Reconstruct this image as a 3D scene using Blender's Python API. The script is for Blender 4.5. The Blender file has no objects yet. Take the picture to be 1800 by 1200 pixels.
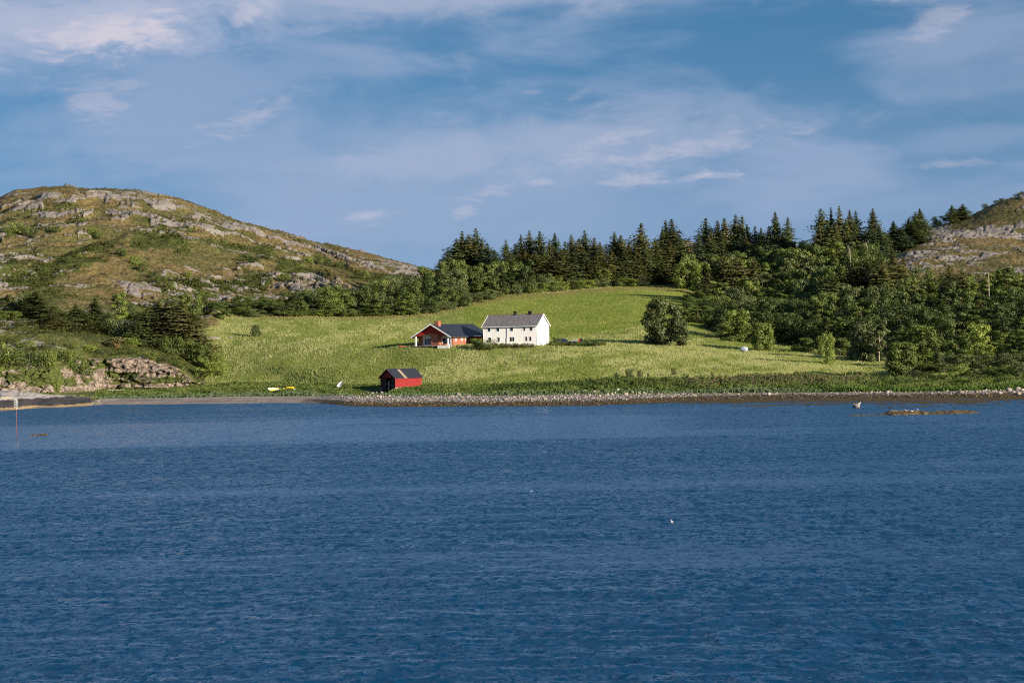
import bpy, math, random
import numpy as np
R = math.radians
rnd = random.Random(7)
rng = np.random.default_rng(7)
C = bpy.context.scene.collection
sc = bpy.context.scene

# ------------------------------------------------------------------ camera
F = 4150.0            # focal length in photo pixels (photo is 1800 wide)
S = 1.05              # metres per table unit
H = 12.0 * S          # eye height above the sea
HZ = 602.0            # level horizon row
ROLL = R(1.2)
cam = bpy.data.cameras.new('camera'); co = bpy.data.objects.new('camera', cam); C.objects.link(co)
cam.sensor_width = 36; cam.lens = F / 1800 * 36; cam.clip_start = 1; cam.clip_end = 60000
cam.shift_y = -(600 - HZ) / 1800.0
co.location = (0, 0, H); co.rotation_euler = (R(90), -ROLL * 0, 0)
from mathutils import Matrix
co.matrix_world = Matrix.Translation((0, 0, H)) @ Matrix.Rotation(R(90), 4, 'X') @ Matrix.Rotation(-ROLL, 4, 'Z')
sc.camera = co

# ------------------------------------------------------------------ light
SUN_A, SUN_E = 36.0, 16.0      # sun direction: right of the view, a bit behind the camera
sd = (math.cos(R(SUN_A)) * math.cos(R(SUN_E)), -math.sin(R(SUN_A)) * math.cos(R(SUN_E)), math.sin(R(SUN_E)))
sl = bpy.data.lights.new('sun', 'SUN'); so = bpy.data.objects.new('sun', sl); C.objects.link(so)
sl.energy = 4.9; sl.angle = R(0.5); sl.color = (1.0, 0.87, 0.70)
from mathutils import Vector
so.rotation_euler = Vector(sd).to_track_quat('Z', 'Y').to_euler()

w = bpy.data.worlds.new('World'); sc.world = w; w.use_nodes = True
sc.view_settings.view_transform = 'Standard'; sc.view_settings.look = 'None'
sc.view_settings.exposure = 0.95; sc.view_settings.gamma = 1; sc.view_settings.use_curve_mapping = False
sc.cycles.filter_width = 1.05; sc.cycles.use_denoising = False


class NT:
    """tiny node-graph writer"""
    def __init__(s, nt): s.nt = nt
    def n(s, t, **k):
        nd = s.nt.nodes.new(t)
        for a, b in k.items(): setattr(nd, a, b)
        return nd
    def put(s, sock, v):
        if isinstance(v, (int, float)): 
            try: sock.default_value = v
            except TypeError: sock.default_value = (v, v, v)
        elif isinstance(v, tuple): sock.default_value = v if len(v) == len(sock.default_value) else v + (1,)
        else: s.nt.links.new(v, sock)
    def m(s, op, a, b=0.0, c=None, clamp=False):
        nd = s.n('ShaderNodeMath', operation=op, use_clamp=clamp)
        s.put(nd.inputs[0], a); s.put(nd.inputs[1], b)
        if c is not None: s.put(nd.inputs[2], c)
        return nd.outputs[0]
    def ss(s, x, lo, hi, a=0.0, b=1.0):
        nd = s.n('ShaderNodeMapRange', interpolation_type='SMOOTHSTEP')
        s.put(nd.inputs[0], x); s.put(nd.inputs[1], lo); s.put(nd.inputs[2], hi); s.put(nd.inputs[3], a); s.put(nd.inputs[4], b)
        return nd.outputs[0]
    def lin(s, x, lo, hi, a=0.0, b=1.0):
        nd = s.n('ShaderNodeMapRange'); s.put(nd.inputs[0], x); s.put(nd.inputs[1], lo); s.put(nd.inputs[2], hi); s.put(nd.inputs[3], a); s.put(nd.inputs[4], b)
        return nd.outputs[0]
    def mix(s, f, a, b, mode='MIX'):
        nd = s.n('ShaderNodeMix', data_type='RGBA', blend_type=mode)
        s.put(nd.inputs[0], f); s.put(nd.inputs[6], a); s.put(nd.inputs[7], b)
        return nd.outputs[2]
    def noise(s, vec, scale, detail=4, rough=.55, dist=0.0):
        nd = s.n('ShaderNodeTexNoise'); s.put(nd.inputs['Vector'], vec); s.put(nd.inputs['Scale'], scale)
        nd.inputs['Detail'].default_value = detail; nd.inputs['Roughness'].default_value = rough; nd.inputs['Distortion'].default_value = dist
        return nd.outputs[0]
    def xyz(s, x, y, z):
        nd = s.n('ShaderNodeCombineXYZ'); s.put(nd.inputs[0], x); s.put(nd.inputs[1], y); s.put(nd.inputs[2], z); return nd.outputs[0]
    def sep(s, v):
        nd = s.n('ShaderNodeSeparateXYZ'); s.put(nd.inputs[0], v); return nd.outputs
    def vm(s, op, a, b):
        nd = s.n('ShaderNodeVectorMath', operation=op); s.put(nd.inputs[0], a); s.put(nd.inputs[1], b); return nd.outputs[0]


def level(px, py):
    ix, iy = px - 900.0, py - 600.0
    c, s_ = math.cos(ROLL), math.sin(ROLL)
    return 900 + ix * c - iy * s_, 600 + ix * s_ + iy * c


def build_sky():
    nt = w.node_tree; nt.nodes.clear(); g = NT(nt)
    tc = g.n('ShaderNodeTexCoord').outputs['Generated']
    x, y, z = g.sep(tc)
    sky = g.n('ShaderNodeTexSky', sky_type='NISHITA', sun_disc=False)
    sky.sun_elevation = R(SUN_E)
    sky.sun_rotation = math.atan2(sd[0], sd[1])
    sky.air_density = 1.0; sky.dust_density = .6; sky.ozone_density = 1.6
    # the pale band at the horizon is lifted away: it lies behind hills and cloud veil
    zz = g.m('ADD', g.m('MULTIPLY', g.m('ABSOLUTE', z), .8), .24)
    v2 = g.n('ShaderNodeVectorMath', operation='NORMALIZE'); g.put(v2.inputs[0], g.xyz(x, y, zz))
    nt.links.new(v2.outputs[0], sky.inputs[0])
    base = g.mix(1.0, sky.outputs[0], (0.53, 0.98, 1.22, 1), 'MULTIPLY')
    az = g.m('ARCTAN2', x, y)
    uv = g.xyz(g.m('MULTIPLY', az, 1.0), g.m('MULTIPLY', z, 3.2), 0.0)
    warp = g.noise(uv, 6.0, 3, .5)
    # broad veil
    n1 = g.noise(g.xyz(g.m('ADD', az, g.m('MULTIPLY', warp, .12)), g.m('MULTIPLY', z, 3.0), 3.3), 7.0, 5, .55, .4)
    n2 = g.noise(g.xyz(az, g.m('MULTIPLY', z, 2.2), 8.1), 26.0, 9, .66, .5)
    n3 = g.noise(g.xyz(az, g.m('MULTIPLY', z, 3.5), 2.1), 60.0, 7, .62, .8)
    veil = g.m('MULTIPLY', g.ss(n1, .40, .64), .55)
    puff = None

    def ell(px, py, wx, wy, tilt=0.0, hard=1.0):
        q = level(px, py)
        u0, v0 = (q[0] - 900) / F, (HZ - q[1]) / F
        du = g.m('SUBTRACT', az, u0); dv = g.m('SUBTRACT', z, v0)
        t = math.radians(tilt) + ROLL
        a = g.m('DIVIDE', g.m('ADD', g.m('MULTIPLY', du, math.cos(t)), g.m('MULTIPLY', dv, math.sin(t))), wx / F)
        b = g.m('DIVIDE', g.m('SUBTRACT', g.m('MULTIPLY', dv, math.cos(t)), g.m('MULTIPLY', du, math.sin(t))), wy / F)
        d = g.m('SQRT', g.m('ADD', g.m('MULTIPLY', a, a), g.m('MULTIPLY', b, b)))
        d = g.m('ADD', d, g.m('MULTIPLY', g.m('SUBTRACT', n2, .5), 3.0 * hard))
        if hard > 1: d = g.m('ADD', d, g.m('MULTIPLY', g.m('SUBTRACT', n3, .5), 3.2))
        return g.ss(d, 1.3, -.1 if hard > 1 else .1)
    veils = [(120, 60, 520, 120, 3, 1.0), (560, 20, 700, 60, 0, .55), (800, 285, 380, 105, 3, .75), (230, 200, 330, 50, 8, .55),
             (1180, 255, 330, 75, 3, .6), (1150, 320, 360, 28, 0, .45), (700, 400, 500, 60, 0, .55), (900, 8, 330, 26, 0, .45),
             (1720, 250, 220, 26, 4, .4), (1700, 5, 180, 18, 0, .7), (1500, 360, 500, 30, 0, .35), (430, 215, 130, 22, 18, .5)]
    for p in veils:
        e = g.m('MULTIPLY', ell(*p[:5], hard=.55), p[5] * .8)
        veil = g.m('MAXIMUM', veil, e)
    puffs = [(190, 78, 120, 34, 8, .95), (430, 215, 120, 26, 20, .35), (180, 185, 60, 44, 20, .35), (1250, 309, 62, 12, 0, .7), (1120, 318, 60, 14, 3, .45),
             (1180, 268, 170, 20, 4, .35), (645, 382, 40, 12, 0, .4), (820, 372, 28, 14, 0, .35), (850, 342, 60, 14, 8, .35), (1645, 52, 62, 20, 14, .38),
             (936, 166, 20, 5, 0, .2), (1012, 174, 28, 9, 25, .18), (820, 115, 16, 36, 15, .10), (1700, 3, 90, 9, 0, .6), (430, 40, 40, 16, 30, .4),
             (1660, 295, 60, 8, 0, .3), (1080, 245, 60, 14, 10, .35), (950, 320, 30, 10, 0, .35)]
    for p in puffs:
        e = g.m('MULTIPLY', ell(*p[:5], hard=1.15), p[5])
        puff = e if puff is None else g.m('MAXIMUM', puff, e)
    # the whole sky carries loose puffs too, also outside the frame
    loose = g.m('MULTIPLY', g.ss(g.noise(g.xyz(az, g.m('MULTIPLY', z, 2.6), 5.0), 5.0, 7, .6), .62, .78), g.ss(z, .15, .3))
    puff = g.m('MAXIMUM', puff, g.m('MULTIPLY', loose, .35))
    low = g.m('MULTIPLY', g.ss(z, .14, .0), .62)
    sheet = g.m('MULTIPLY', g.m('MULTIPLY', g.ss(z, .098, .088), g.ss(z, .01, .07)), g.m('MULTIPLY', g.ss(az, -.15, -.03), g.ss(az, .10, .02)))
    veil = g.m('MAXIMUM', veil, g.m('MULTIPLY', sheet, g.lin(n1, .3, .7, .3, .75)))
    c1 = g.mix(veil, g.mix(low, base, (3.5, 4.6, 6.6, 1)), (3.9, 4.75, 6.7, 1))
    soft = g.m('MAXIMUM', g.m('MULTIPLY', ell(150, 55, 330, 70, 6, .9), .5), g.m('MULTIPLY', ell(820, 0, 500, 40, 0, .9), .45))
    soft = g.m('MAXIMUM', soft, g.m('MULTIPLY', ell(1000, 250, 420, 60, 4, .9), .26))
    c1 = g.mix(soft, c1, (5.6, 5.8, 7.2, 1))
    c2 = g.mix(puff, c1, (6.6, 6.3, 7.3, 1))
    bg = g.n('ShaderNodeBackground'); g.put(bg.inputs[0], c2); bg.inputs[1].default_value = 0.05
    out = g.n('ShaderNodeOutputWorld'); nt.links.new(bg.outputs[0], out.inputs[0])


build_sky()

# ------------------------------------------------------------------ helpers
def material(name):
    m = bpy.data.materials.new(name); m.use_nodes = True
    nt = m.node_tree; nt.nodes.clear(); g = NT(nt)
    b = g.n('ShaderNodeBsdfPrincipled'); o = g.n('ShaderNodeOutputMaterial'); nt.links.new(b.outputs[0], o.inputs[0])
    return m, g, b, o


def simple(name, col, rough=.7, var=.12, scale=3.0, spec=.3, bump=0.0, metallic=0.0, per_object=0.0):
    m, g, b, o = material(name)
    p = g.n('ShaderNodeTexCoord').outputs['Object']
    n = g.noise(p, scale, 5, .6)
    f = g.lin(n, .25, .75, 1 - var, 1 + var)
    if per_object:
        oi = g.n('ShaderNodeObjectInfo').outputs['Random']
        f = g.m('MULTIPLY', f, g.lin(oi, 0, 1, 1 - per_object, 1 + per_object))
    c = g.vm('MULTIPLY', tuple(col), g.xyz(f, f, f))
    g.put(b.inputs['Base Color'], c); b.inputs['Roughness'].default_value = rough
    b.inputs['Specular IOR Level'].default_value = spec; b.inputs['Metallic'].default_value = metallic
    if bump:
        bm = g.n('ShaderNodeBump'); bm.inputs['Distance'].default_value = bump; g.put(bm.inputs['Height'], n); g.put(b.inputs['Normal'], bm.outputs[0])
    return m


def leaf_mat(name, c1, c2, trans=.14, hue=.35, noise_scale=.9):
    """foliage: two greens mixed by a per-clump attribute and per-object variation"""
    m = bpy.data.materials.new(name); m.use_nodes = True
    nt = m.node_tree; nt.nodes.clear(); g = NT(nt)
    at = g.n('ShaderNodeAttribute', attribute_name='tone').outputs['Fac']
    oi = g.n('ShaderNodeObjectInfo').outputs['Random']
    f = g.m('ADD', g.m('MULTIPLY', at, 1 - hue), g.m('MULTIPLY', oi, hue), clamp=True)
    c = g.mix(f, c1 + (1,), c2 + (1,))
    r2 = g.m('FRACT', g.m('MULTIPLY', oi, 17.3))
    k = g.lin(r2, 0, 1, .78, 1.22)
    c = g.vm('MULTIPLY', c, g.xyz(k, k, k))
    d = g.n('ShaderNodeBsdfDiffuse'); t = g.n('ShaderNodeBsdfTranslucent'); g.put(d.inputs[0], c)
    g.put(t.inputs[0], g.vm('MULTIPLY', c, (1.15, 1.25, .6)))
    mx = g.n('ShaderNodeMixShader'); mx.inputs[0].default_value = trans
    nt.links.new(d.outputs[0], mx.inputs[1]); nt.links.new(t.outputs[0], mx.inputs[2])
    gl = g.n('ShaderNodeBsdfGlossy'); gl.inputs['Roughness'].default_value = .5; gl.inputs[0].default_value = (1, 1, 1, 1)
    m2 = g.n('ShaderNodeMixShader'); m2.inputs[0].default_value = .02
    nt.links.new(mx.outputs[0], m2.inputs[1]); nt.links.new(gl.outputs[0], m2.inputs[2])
    o = g.n('ShaderNodeOutputMaterial'); nt.links.new(m2.outputs[0], o.inputs[0])
    return m


def mesh_np(name, v, f, mat=None, attrs=None, smooth=False):
    """v (N,3), f (M,3|4) -> mesh data"""
    me = bpy.data.meshes.new(name)
    v = np.asarray(v, np.float32); f = np.asarray(f, np.int32)
    k = f.shape[1]
    me.vertices.add(len(v)); me.vertices.foreach_set('co', v.ravel())
    me.loops.add(f.size); me.loops.foreach_set('vertex_index', f.ravel())
    me.polygons.add(len(f)); me.polygons.foreach_set('loop_start', np.arange(0, f.size, k, dtype=np.int32))
    me.polygons.foreach_set('loop_total', np.full(len(f), k, np.int32))
    if smooth: me.polygons.foreach_set('use_smooth', np.ones(len(f), bool))
    for an, av in (attrs or {}).items():
        av = np.asarray(av, np.float32)
        if av.ndim == 1:
            a = me.attributes.new(an, 'FLOAT', 'POINT'); a.data.foreach_set('value', av)
        else:
            a = me.attributes.new(an, 'FLOAT_COLOR', 'POINT')
            if av.shape[1] == 3: av = np.concatenate([av, np.ones((len(av), 1), np.float32)], 1)
            a.data.foreach_set('color', av.ravel())
    me.update(calc_edges=True)
    if mat: me.materials.append(mat)
    return me


def tag(o, label=None, cat=None, group=None, kind=None):
    if label: o['label'] = label
    if cat: o['category'] = cat
    if group: o['group'] = group
    if kind: o['kind'] = kind
    return o


def link(name, data, parent=None, loc=None):
    o = bpy.data.objects.new(name, data); C.objects.link(o)
    if parent is not None: o.parent = parent
    if loc is not None: o.location = loc
    return o


def empty(name, loc=(0, 0, 0), rz=0.0):
    o = bpy.data.objects.new(name, None); C.objects.link(o); o.location = loc; o.rotation_euler = (0, 0, rz); o.empty_display_size = .2
    return o


def copy_tree(o, parent=None):
    c = o.copy(); C.objects.link(c)
    if parent is not None: c.parent = parent
    for ch in list(o.children): copy_tree(ch, c)
    return c


class MB:
    def __init__(s): s.v = []; s.f = []
    def poly(s, pts, faces):
        b = len(s.v); s.v += [tuple(p) for p in pts]; s.f += [tuple(b + i for i in fc) for fc in faces]; return s
    def box(s, x0, x1, y0, y1, z0, z1):
        return s.poly([(x0, y0, z0), (x1, y0, z0), (x1, y1, z0), (x0, y1, z0), (x0, y0, z1), (x1, y0, z1), (x1, y1, z1), (x0, y1, z1)],
                      [(0, 3, 2, 1), (4, 5, 6, 7), (0, 1, 5, 4), (1, 2, 6, 5), (2, 3, 7, 6), (3, 0, 4, 7)])
    def prism(s, prof, a0, a1, axis='y'):
        """profile points (p,q) extruded; axis y: (p,a,q); axis x: (a,p,q)"""
        n = len(prof)
        mk = (lambda p, a: (p[0], a, p[1])) if axis == 'y' else (lambda p, a: (a, p[0], p[1]))
        return s.poly([mk(p, a0) for p in prof] + [mk(p, a1) for p in prof],
                      [tuple(range(n)), tuple(range(2 * n - 1, n - 1, -1))] + [(i, (i + 1) % n, n + (i + 1) % n, n + i)[::-1] for i in range(n)])
    def tube(s, pts, rads, n=6, cap=True):
        pts = [Vector(p) for p in pts]; b = len(s.v)
        for i, p in enumerate(pts):
            d = (pts[min(i + 1, len(pts) - 1)] - pts[max(i - 1, 0)]).normalized()
            u = d.orthogonal().normalized() if abs(d.z) < .9 else Vector((1, 0, 0)); u = (u - d * u.dot(d)).normalized(); wv = d.cross(u)
            for k in range(n):
                a = 2 * math.pi * k / n; s.v.append(tuple(p + (u * math.cos(a) + wv * math.sin(a)) * rads[i]))
        for i in range(len(pts) - 1):
            for k in range(n):
                s.f.append((b + i * n + k, b + i * n + (k + 1) % n, b + (i + 1) * n + (k + 1) % n, b + (i + 1) * n + k))
        if cap: s.f.append(tuple(b + k for k in range(n))[::-1]); s.f.append(tuple(b + (len(pts) - 1) * n + k for k in range(n)))
        return s
    def mesh(s, name, mat, smooth=False, recalc=True):
        me = bpy.data.meshes.new(name); me.from_pydata(s.v, [], s.f)
        if recalc:
            import bmesh
            bm = bmesh.new(); bm.from_mesh(me); bmesh.ops.recalc_face_normals(bm, faces=bm.faces); bm.to_mesh(me); bm.free()
        if smooth:
            for p in me.polygons: p.use_smooth = True
        if mat: me.materials.append(mat)
        return me
    def build(s, name, mat, parent=None, smooth=False):
        return link(name, s.mesh(name, mat, smooth), parent)


# ---- value noise in numpy
_T = rng.random((64, 256, 256)).astype(np.float32)
def vnoise(x, y, seed=0):
    T = _T[seed % 64]
    xi = np.floor(x).astype(int); yi = np.floor(y).astype(int); fx = x - xi; fy = y - yi
    fx = fx * fx * (3 - 2 * fx); fy = fy * fy * (3 - 2 * fy)
    a = T[yi & 255, xi & 255]; b = T[yi & 255, (xi + 1) & 255]; c = T[(yi + 1) & 255, xi & 255]; d = T[(yi + 1) & 255, (xi + 1) & 255]
    return (a * (1 - fx) + b * fx) * (1 - fy) + (c * (1 - fx) + d * fx) * fy
def fbm(x, y, oct=4, seed=0, rough=.5):
    s = 0; a = 1; t = 0
    for i in range(oct):
        s = s + a * vnoise(x * 2 ** i + 13.7 * i, y * 2 ** i + 7.1 * i, seed + i); t += a; a *= rough
    return s / t
def worley(x, y, seed=0):
    """F1, F2, random value of the nearest cell"""
    T1, T2, T3 = _T[(seed + 40) % 64], _T[(seed + 41) % 64], _T[(seed + 42) % 64]
    xi = np.floor(x).astype(int); yi = np.floor(y).astype(int)
    f1 = np.full(x.shape, 9.); f2 = np.full(x.shape, 9.); cv = np.zeros(x.shape)
    for i in (-1, 0, 1):
        for j in (-1, 0, 1):
            cx, cy = xi + i, yi + j
            px_ = cx + T1[cy & 255, cx & 255]; py_ = cy + T2[cy & 255, cx & 255]
            d = np.hypot(x - px_, y - py_)
            near = d < f1
            f2 = np.where(near, f1, np.minimum(f2, d)); cv = np.where(near, T3[cy & 255, cx & 255], cv); f1 = np.where(near, d, f1)
    return f1, f2, cv
def sst(x, a, b):
    t = np.clip((x - a) / (b - a), 0, 1); return t * t * (3 - 2 * t)

# ------------------------------------------------------------------ terrain
# each line: knots (px, py, Y) in photo pixels and table units, from the sea bed inland; ('z', v) gives a height instead of Y
def Z(v): return ('z', v)
L1 = [(-300, 726, Z(0)), (0, 722, Z(0)), (60, 717, Z(0)), (100, 716, Z(0)), (160, 713, Z(0)), (175, 711, Z(0)), (200, 711, Z(0)), (400, 709, Z(0)), (560, 708, Z(0)), (590, 711, Z(0)), (620, 714, Z(0)), (700, 715, Z(0)), (900, 714, Z(0)),
      (1050, 713, Z(0)), (1130, 709, Z(0)), (1200, 704, Z(0)), (1400, 702, Z(0)), (1600, 701, Z(0)), (1800, 698, Z(0)), (2100, 698, Z(0))]
L2 = [(-300, 690, Z(3.4)), (0, 690, Z(3.3)), (50, 689, Z(3.3)), (100, 694, Z(2.4)), (140, 699, Z(1.4)), (165, 702, Z(1.0)), (200, 700, Z(1.0)), (300, 699, Z(.95)), (400, 697, Z(1.0)), (560, 696, Z(1.0)), (620, 695, Z(1.2)), (700, 696, Z(1.3)),
      (900, 695, Z(1.25)), (1050, 693, Z(1.15)), (1200, 692, Z(.9)), (1400, 690, Z(.8)), (1600, 689, Z(.8)), (1700, 687, Z(.9)), (1800, 684, Z(1.0)), (2100, 684, Z(1.0))]
L3 = [(-300, 692, Z(2.5)), (0, 692, Z(2.5)), (100, 691, Z(2.2)), (200, 685, Z(2.2)), (300, 683, Z(2.2)), (345, 681, Z(2.3)), (400, 672, Z(3.5)), (500, 672, Z(3.2)), (600, 675, Z(2.8)), (700, 674, Z(2.8)), (900, 676, Z(3.0)),
      (1050, 667, Z(3.8)), (1200, 664, Z(3.8)), (1400, 660, Z(3.8)), (1500, 663, Z(3.0)), (1650, 672, Z(2.2)), (1800, 668, Z(2.2)), (2100, 668, Z(2.2))]
L4 = [(-300, 642, 562), (0, 642, 562), (100, 640, 571), (150, 628, 599), (240, 628, 600), (270, 634, 600), (300, 640, 600), (325, 652, 600), (345, 674, 598), (400, 655, 615), (500, 645, 600), (600, 645, 590), (700, 645, 585), (900, 645, 560),
      (1050, 640, 540), (1200, 640, 535), (1400, 642, 530), (1500, 648, 530), (1650, 660, 490), (1800, 655, 495), (2100, 655, 495)]
L5 = [(-300, 590, 590), (0, 590, 590), (100, 592, 600), (200, 606, 620), (300, 622, 625), (345, 648, 625), (400, 628, 640), (500, 619, 630), (600, 614, 615), (700, 610.5, 605), (720, 609.5, 600), (960, 607.5, 598), (1060, 607, 598),
      (1130, 606, 600), (1200, 607, 600), (1300, 615, 590), (1400, 622, 580), (1500, 632, 570), (1650, 650, 520), (1800, 640, 530), (2100, 640, 530)]
L6 = [(-300, 575, 620), (0, 575, 620), (100, 580, 640), (200, 584, 655), (300, 582, 665), (360, 580, 670), (400, 592, 670), (500, 592, 665), (700, 602, 630), (850, 602, 627), (960, 601.5, 627), (1060, 588, 636), (1130, 577, 646),
      (1200, 574, 650), (1300, 598, 630), (1500, 612, 610), (1650, 622, 570), (1800, 612, 580), (2100, 612, 580)]
L7 = [(-300, 540, 690), (0, 540, 690), (100, 545, 700), (200, 550, 710), (300, 552, 720), (400, 553, 730), (500, 556, 730), (600, 556, 735), (700, 555, 735), (760, 550, 740), (850, 526, 790), (900, 516, 810), (1000, 510, 830),
      (1100, 501, 850), (1200, 503, 850), (1260, 530, 800), (1320, 555, 730), (1400, 565, 700), (1500, 572, 680), (1600, 572, 660), (1800, 570, 655), (2100, 570, 655)]
L8 = [(-300, 445, 830), (0, 445, 830), (100, 435, 850), (200, 445, 850), (300, 455, 850), (400, 480, 850), (500, 492, 850), (600, 500, 860), (700, 505, 870), (800, 500, 880), (900, 492, 890), (1000, 490, 900), (1100, 486, 900),
      (1200, 488, 900), (1300, 500, 850), (1400, 500, 820), (1500, 492, 800), (1560, 484, 790), (1600, 478, 780), (1700, 482, 775), (1800, 484, 770), (2100, 484, 770)]
L9 = [(-300, 420, 980), (-100, 370, 1000), (0, 349, 1000), (30, 337, 1000), (75, 330, 1000), (120, 327, 1000), (200, 331, 1000), (240, 334, 1000), (300, 350, 1000), (350, 364, 1000), (400, 381, 1000), (450, 394, 1000), (500, 408, 1000),
      (550, 421, 995), (600, 434, 990), (650, 446, 985), (700, 460, 980), (730, 468, 980), (800, 485, 980), (900, 482, 980), (1000, 478, 980), (1100, 466, 980), (1200, 456, 980), (1300, 452, 960), (1400, 444, 950), (1500, 434, 940),
      (1560, 433, 900), (1575, 427, 890), (1600, 417, 880), (1650, 412, 875), (1700, 410, 870), (1800, 413, 870), (2100, 413, 870)]
L10 = [(-300, 430, 1040), (0, 365, 1060), (200, 350, 1060), (400, 400, 1060), (700, 478, 1050), (800, 496, 1040), (1100, 480, 1040), (1500, 450, 980), (1600, 423, 915), (1700, 420, 910), (2100, 420, 910)]
L11 = [(-300, 480, 1150), (0, 420, 1150), (200, 420, 1150), (400, 440, 1150), (700, 500, 1150), (1000, 490, 1160), (1100, 462, 1160), (1140, 446, 1160), (1180, 434, 1160), (1210, 430, 1160), (1230, 436, 1160), (1300, 452, 1150), (1500, 432, 1100),
       (1600, 411, 1010), (1640, 406, 1000), (1680, 396, 1000), (1710, 384, 1000), (1740, 366, 1000), (1770, 354, 1000), (1800, 346, 1000), (1900, 330, 1000), (2100, 330, 1000)]
LINES = [None, L1, L2, L3, L4, L5, L6, L7, L8, L9, L10, L11]

qc = np.concatenate([np.arange(-1500, -60, 40), np.arange(-60, 1860, 2.0), np.arange(1860, 3300, 40)])
NC = len(qc)
def solve_line(kn):
    qs, qy, Ys = [], [], []
    for px_, py_, yy in kn:
        q = level(px_, py_); Yq = (12.0 - yy[1]) * F / (q[1] - HZ) if isinstance(yy, tuple) else yy
        qs.append(q[0]); qy.append(q[1]); Ys.append(Yq)
    qy = np.interp(qc, qs, qy); Y = np.interp(qc, qs, Ys)
    return qy, Y
def gsm(a, sig):
    """smooth along columns in the dense part (2 px steps)"""
    k = np.exp(-.5 * (np.arange(-24, 25) * 2.0 / sig) ** 2); k /= k.sum()
    p = np.pad(a, 24, mode='edge'); out = np.convolve(p, k, 'valid')
    d = (qc > 40) & (qc < 1800)
    r = a.copy(); r[d] = out[d]; return r
LQ, LY, LZ = [], [], []
for i, kn in enumerate(LINES):
    if kn is None:
        LQ.append(None); LY.append(None); LZ.append(None); continue
    qy, Y = solve_line(kn)
    zz = 12.0 - (qy - HZ) * Y / F
    sig = {1: 5, 2: 5, 3: 10, 4: 6, 9: 8, 11: 8}.get(i, 14)
    Y = gsm(Y, sig); zz = gsm(zz, sig)
    LY.append(Y); LZ.append(zz); LQ.append(qy)
LY[0] = LY[1] - 40; LZ[0] = np.full(NC, -2.5)
LY.append(LY[11] + 300); LZ.append(np.full(NC, 2.0))
LY.append(LY[11] + 600); LZ.append(np.full(NC, -3.0))
for i in range(1, len(LY)): LY[i] = np.maximum(LY[i], LY[i - 1] + 1.0)
SEG = [6, 28, 26, 56, 44, 26, 62, 96, 96, 8, 36, 8, 3]
rows = []            # (segment, t)
for s_, n in enumerate(SEG):
    for k in range(n): rows.append((s_, k / n))
rows.append((len(SEG) - 1, 1.0))
NR = len(rows)
YY = np.zeros((NR, NC)); ZZ = np.zeros((NR, NC)); TT = np.zeros((NR, NC))
LYa, LZa = np.array(LY), np.array(LZ)
for r, (s_, t) in enumerate(rows):
    YY[r] = LYa[s_] * (1 - t) + LYa[s_ + 1] * t
    # Catmull-Rom in height, except over the sharp cliff edges
    p0 = LZa[max(s_ - 1, 0)]; p1 = LZa[s_]; p2 = LZa[s_ + 1]; p3 = LZa[min(s_ + 2, len(SEG))]
    d1 = (p2 - p0) / np.maximum(LYa[s_ + 1] - LYa[max(s_ - 1, 0)], 1) * (LYa[s_ + 1] - LYa[s_])
    d2 = (p3 - p1) / np.maximum(LYa[min(s_ + 2, len(SEG))] - LYa[s_], 1) * (LYa[s_ + 1] - LYa[s_])
    lim = np.abs(p2 - p1) * 1.5 + .05
    d1 = np.clip(d1, -lim, lim); d2 = np.clip(d2, -lim, lim)
    hh = (2 * t ** 3 - 3 * t * t + 1) * p1 + (t ** 3 - 2 * t * t + t) * d1 + (-2 * t ** 3 + 3 * t * t) * p2 + (t ** 3 - t * t) * d2
    lin = p1 * (1 - t) + p2 * t
    soft = 1.0 if s_ >= 5 else (.6 if s_ == 4 else 0.0)
    ZZ[r] = lin * (1 - soft) + hh * soft
    TT[r] = s_ + t
YY *= S; ZZ *= S
QQ = np.broadcast_to(qc, YY.shape)
XX = (QQ - 900) / F * YY
PXi = QQ        # near enough to the photo column for region masks
def seg(a, b): return sst(TT, a - .04, a + .04) * (1 - sst(TT, b - .04, b + .04))

left = 1 - sst(PXi, 345, 375)
# --- region masks
hill = (1 - sst(PXi + 0 * TT, 372, 400)) * sst(TT, 6.0, 6.5)
hill = np.maximum(hill, sst(TT, 7.0, 7.15) * (1 - sst(PXi, 745, 775)))
rhill = sst(TT, 7.75, 7.95) * sst(PXi, 1500, 1560)
rhill = np.maximum(rhill, sst(TT, 10.1, 10.4) * sst(PXi, 1080, 1120))
head = left * sst(TT, 3.9, 4.05) * (1 - sst(TT, 6.3, 6.7))
cliffm = left * sst(TT, 2.93, 3.0) * (1 - sst(TT, 3.93, 4.0))
slab = (1 - sst(PXi, 155, 172)) * sst(TT, .8, 1.0) * (1 - sst(TT, 2.05, 2.35))
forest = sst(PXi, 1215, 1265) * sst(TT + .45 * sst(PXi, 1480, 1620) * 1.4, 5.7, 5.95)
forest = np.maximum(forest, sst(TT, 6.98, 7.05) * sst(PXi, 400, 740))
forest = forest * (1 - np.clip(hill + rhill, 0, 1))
beach = (1 - sst(TT, 1.93, 2.03)) * (1 - slab)
rocky = np.clip(hill + rhill + head, 0, 1)
meadow = np.clip(1 - rocky - cliffm - slab - beach - forest, 0, 1)
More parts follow.
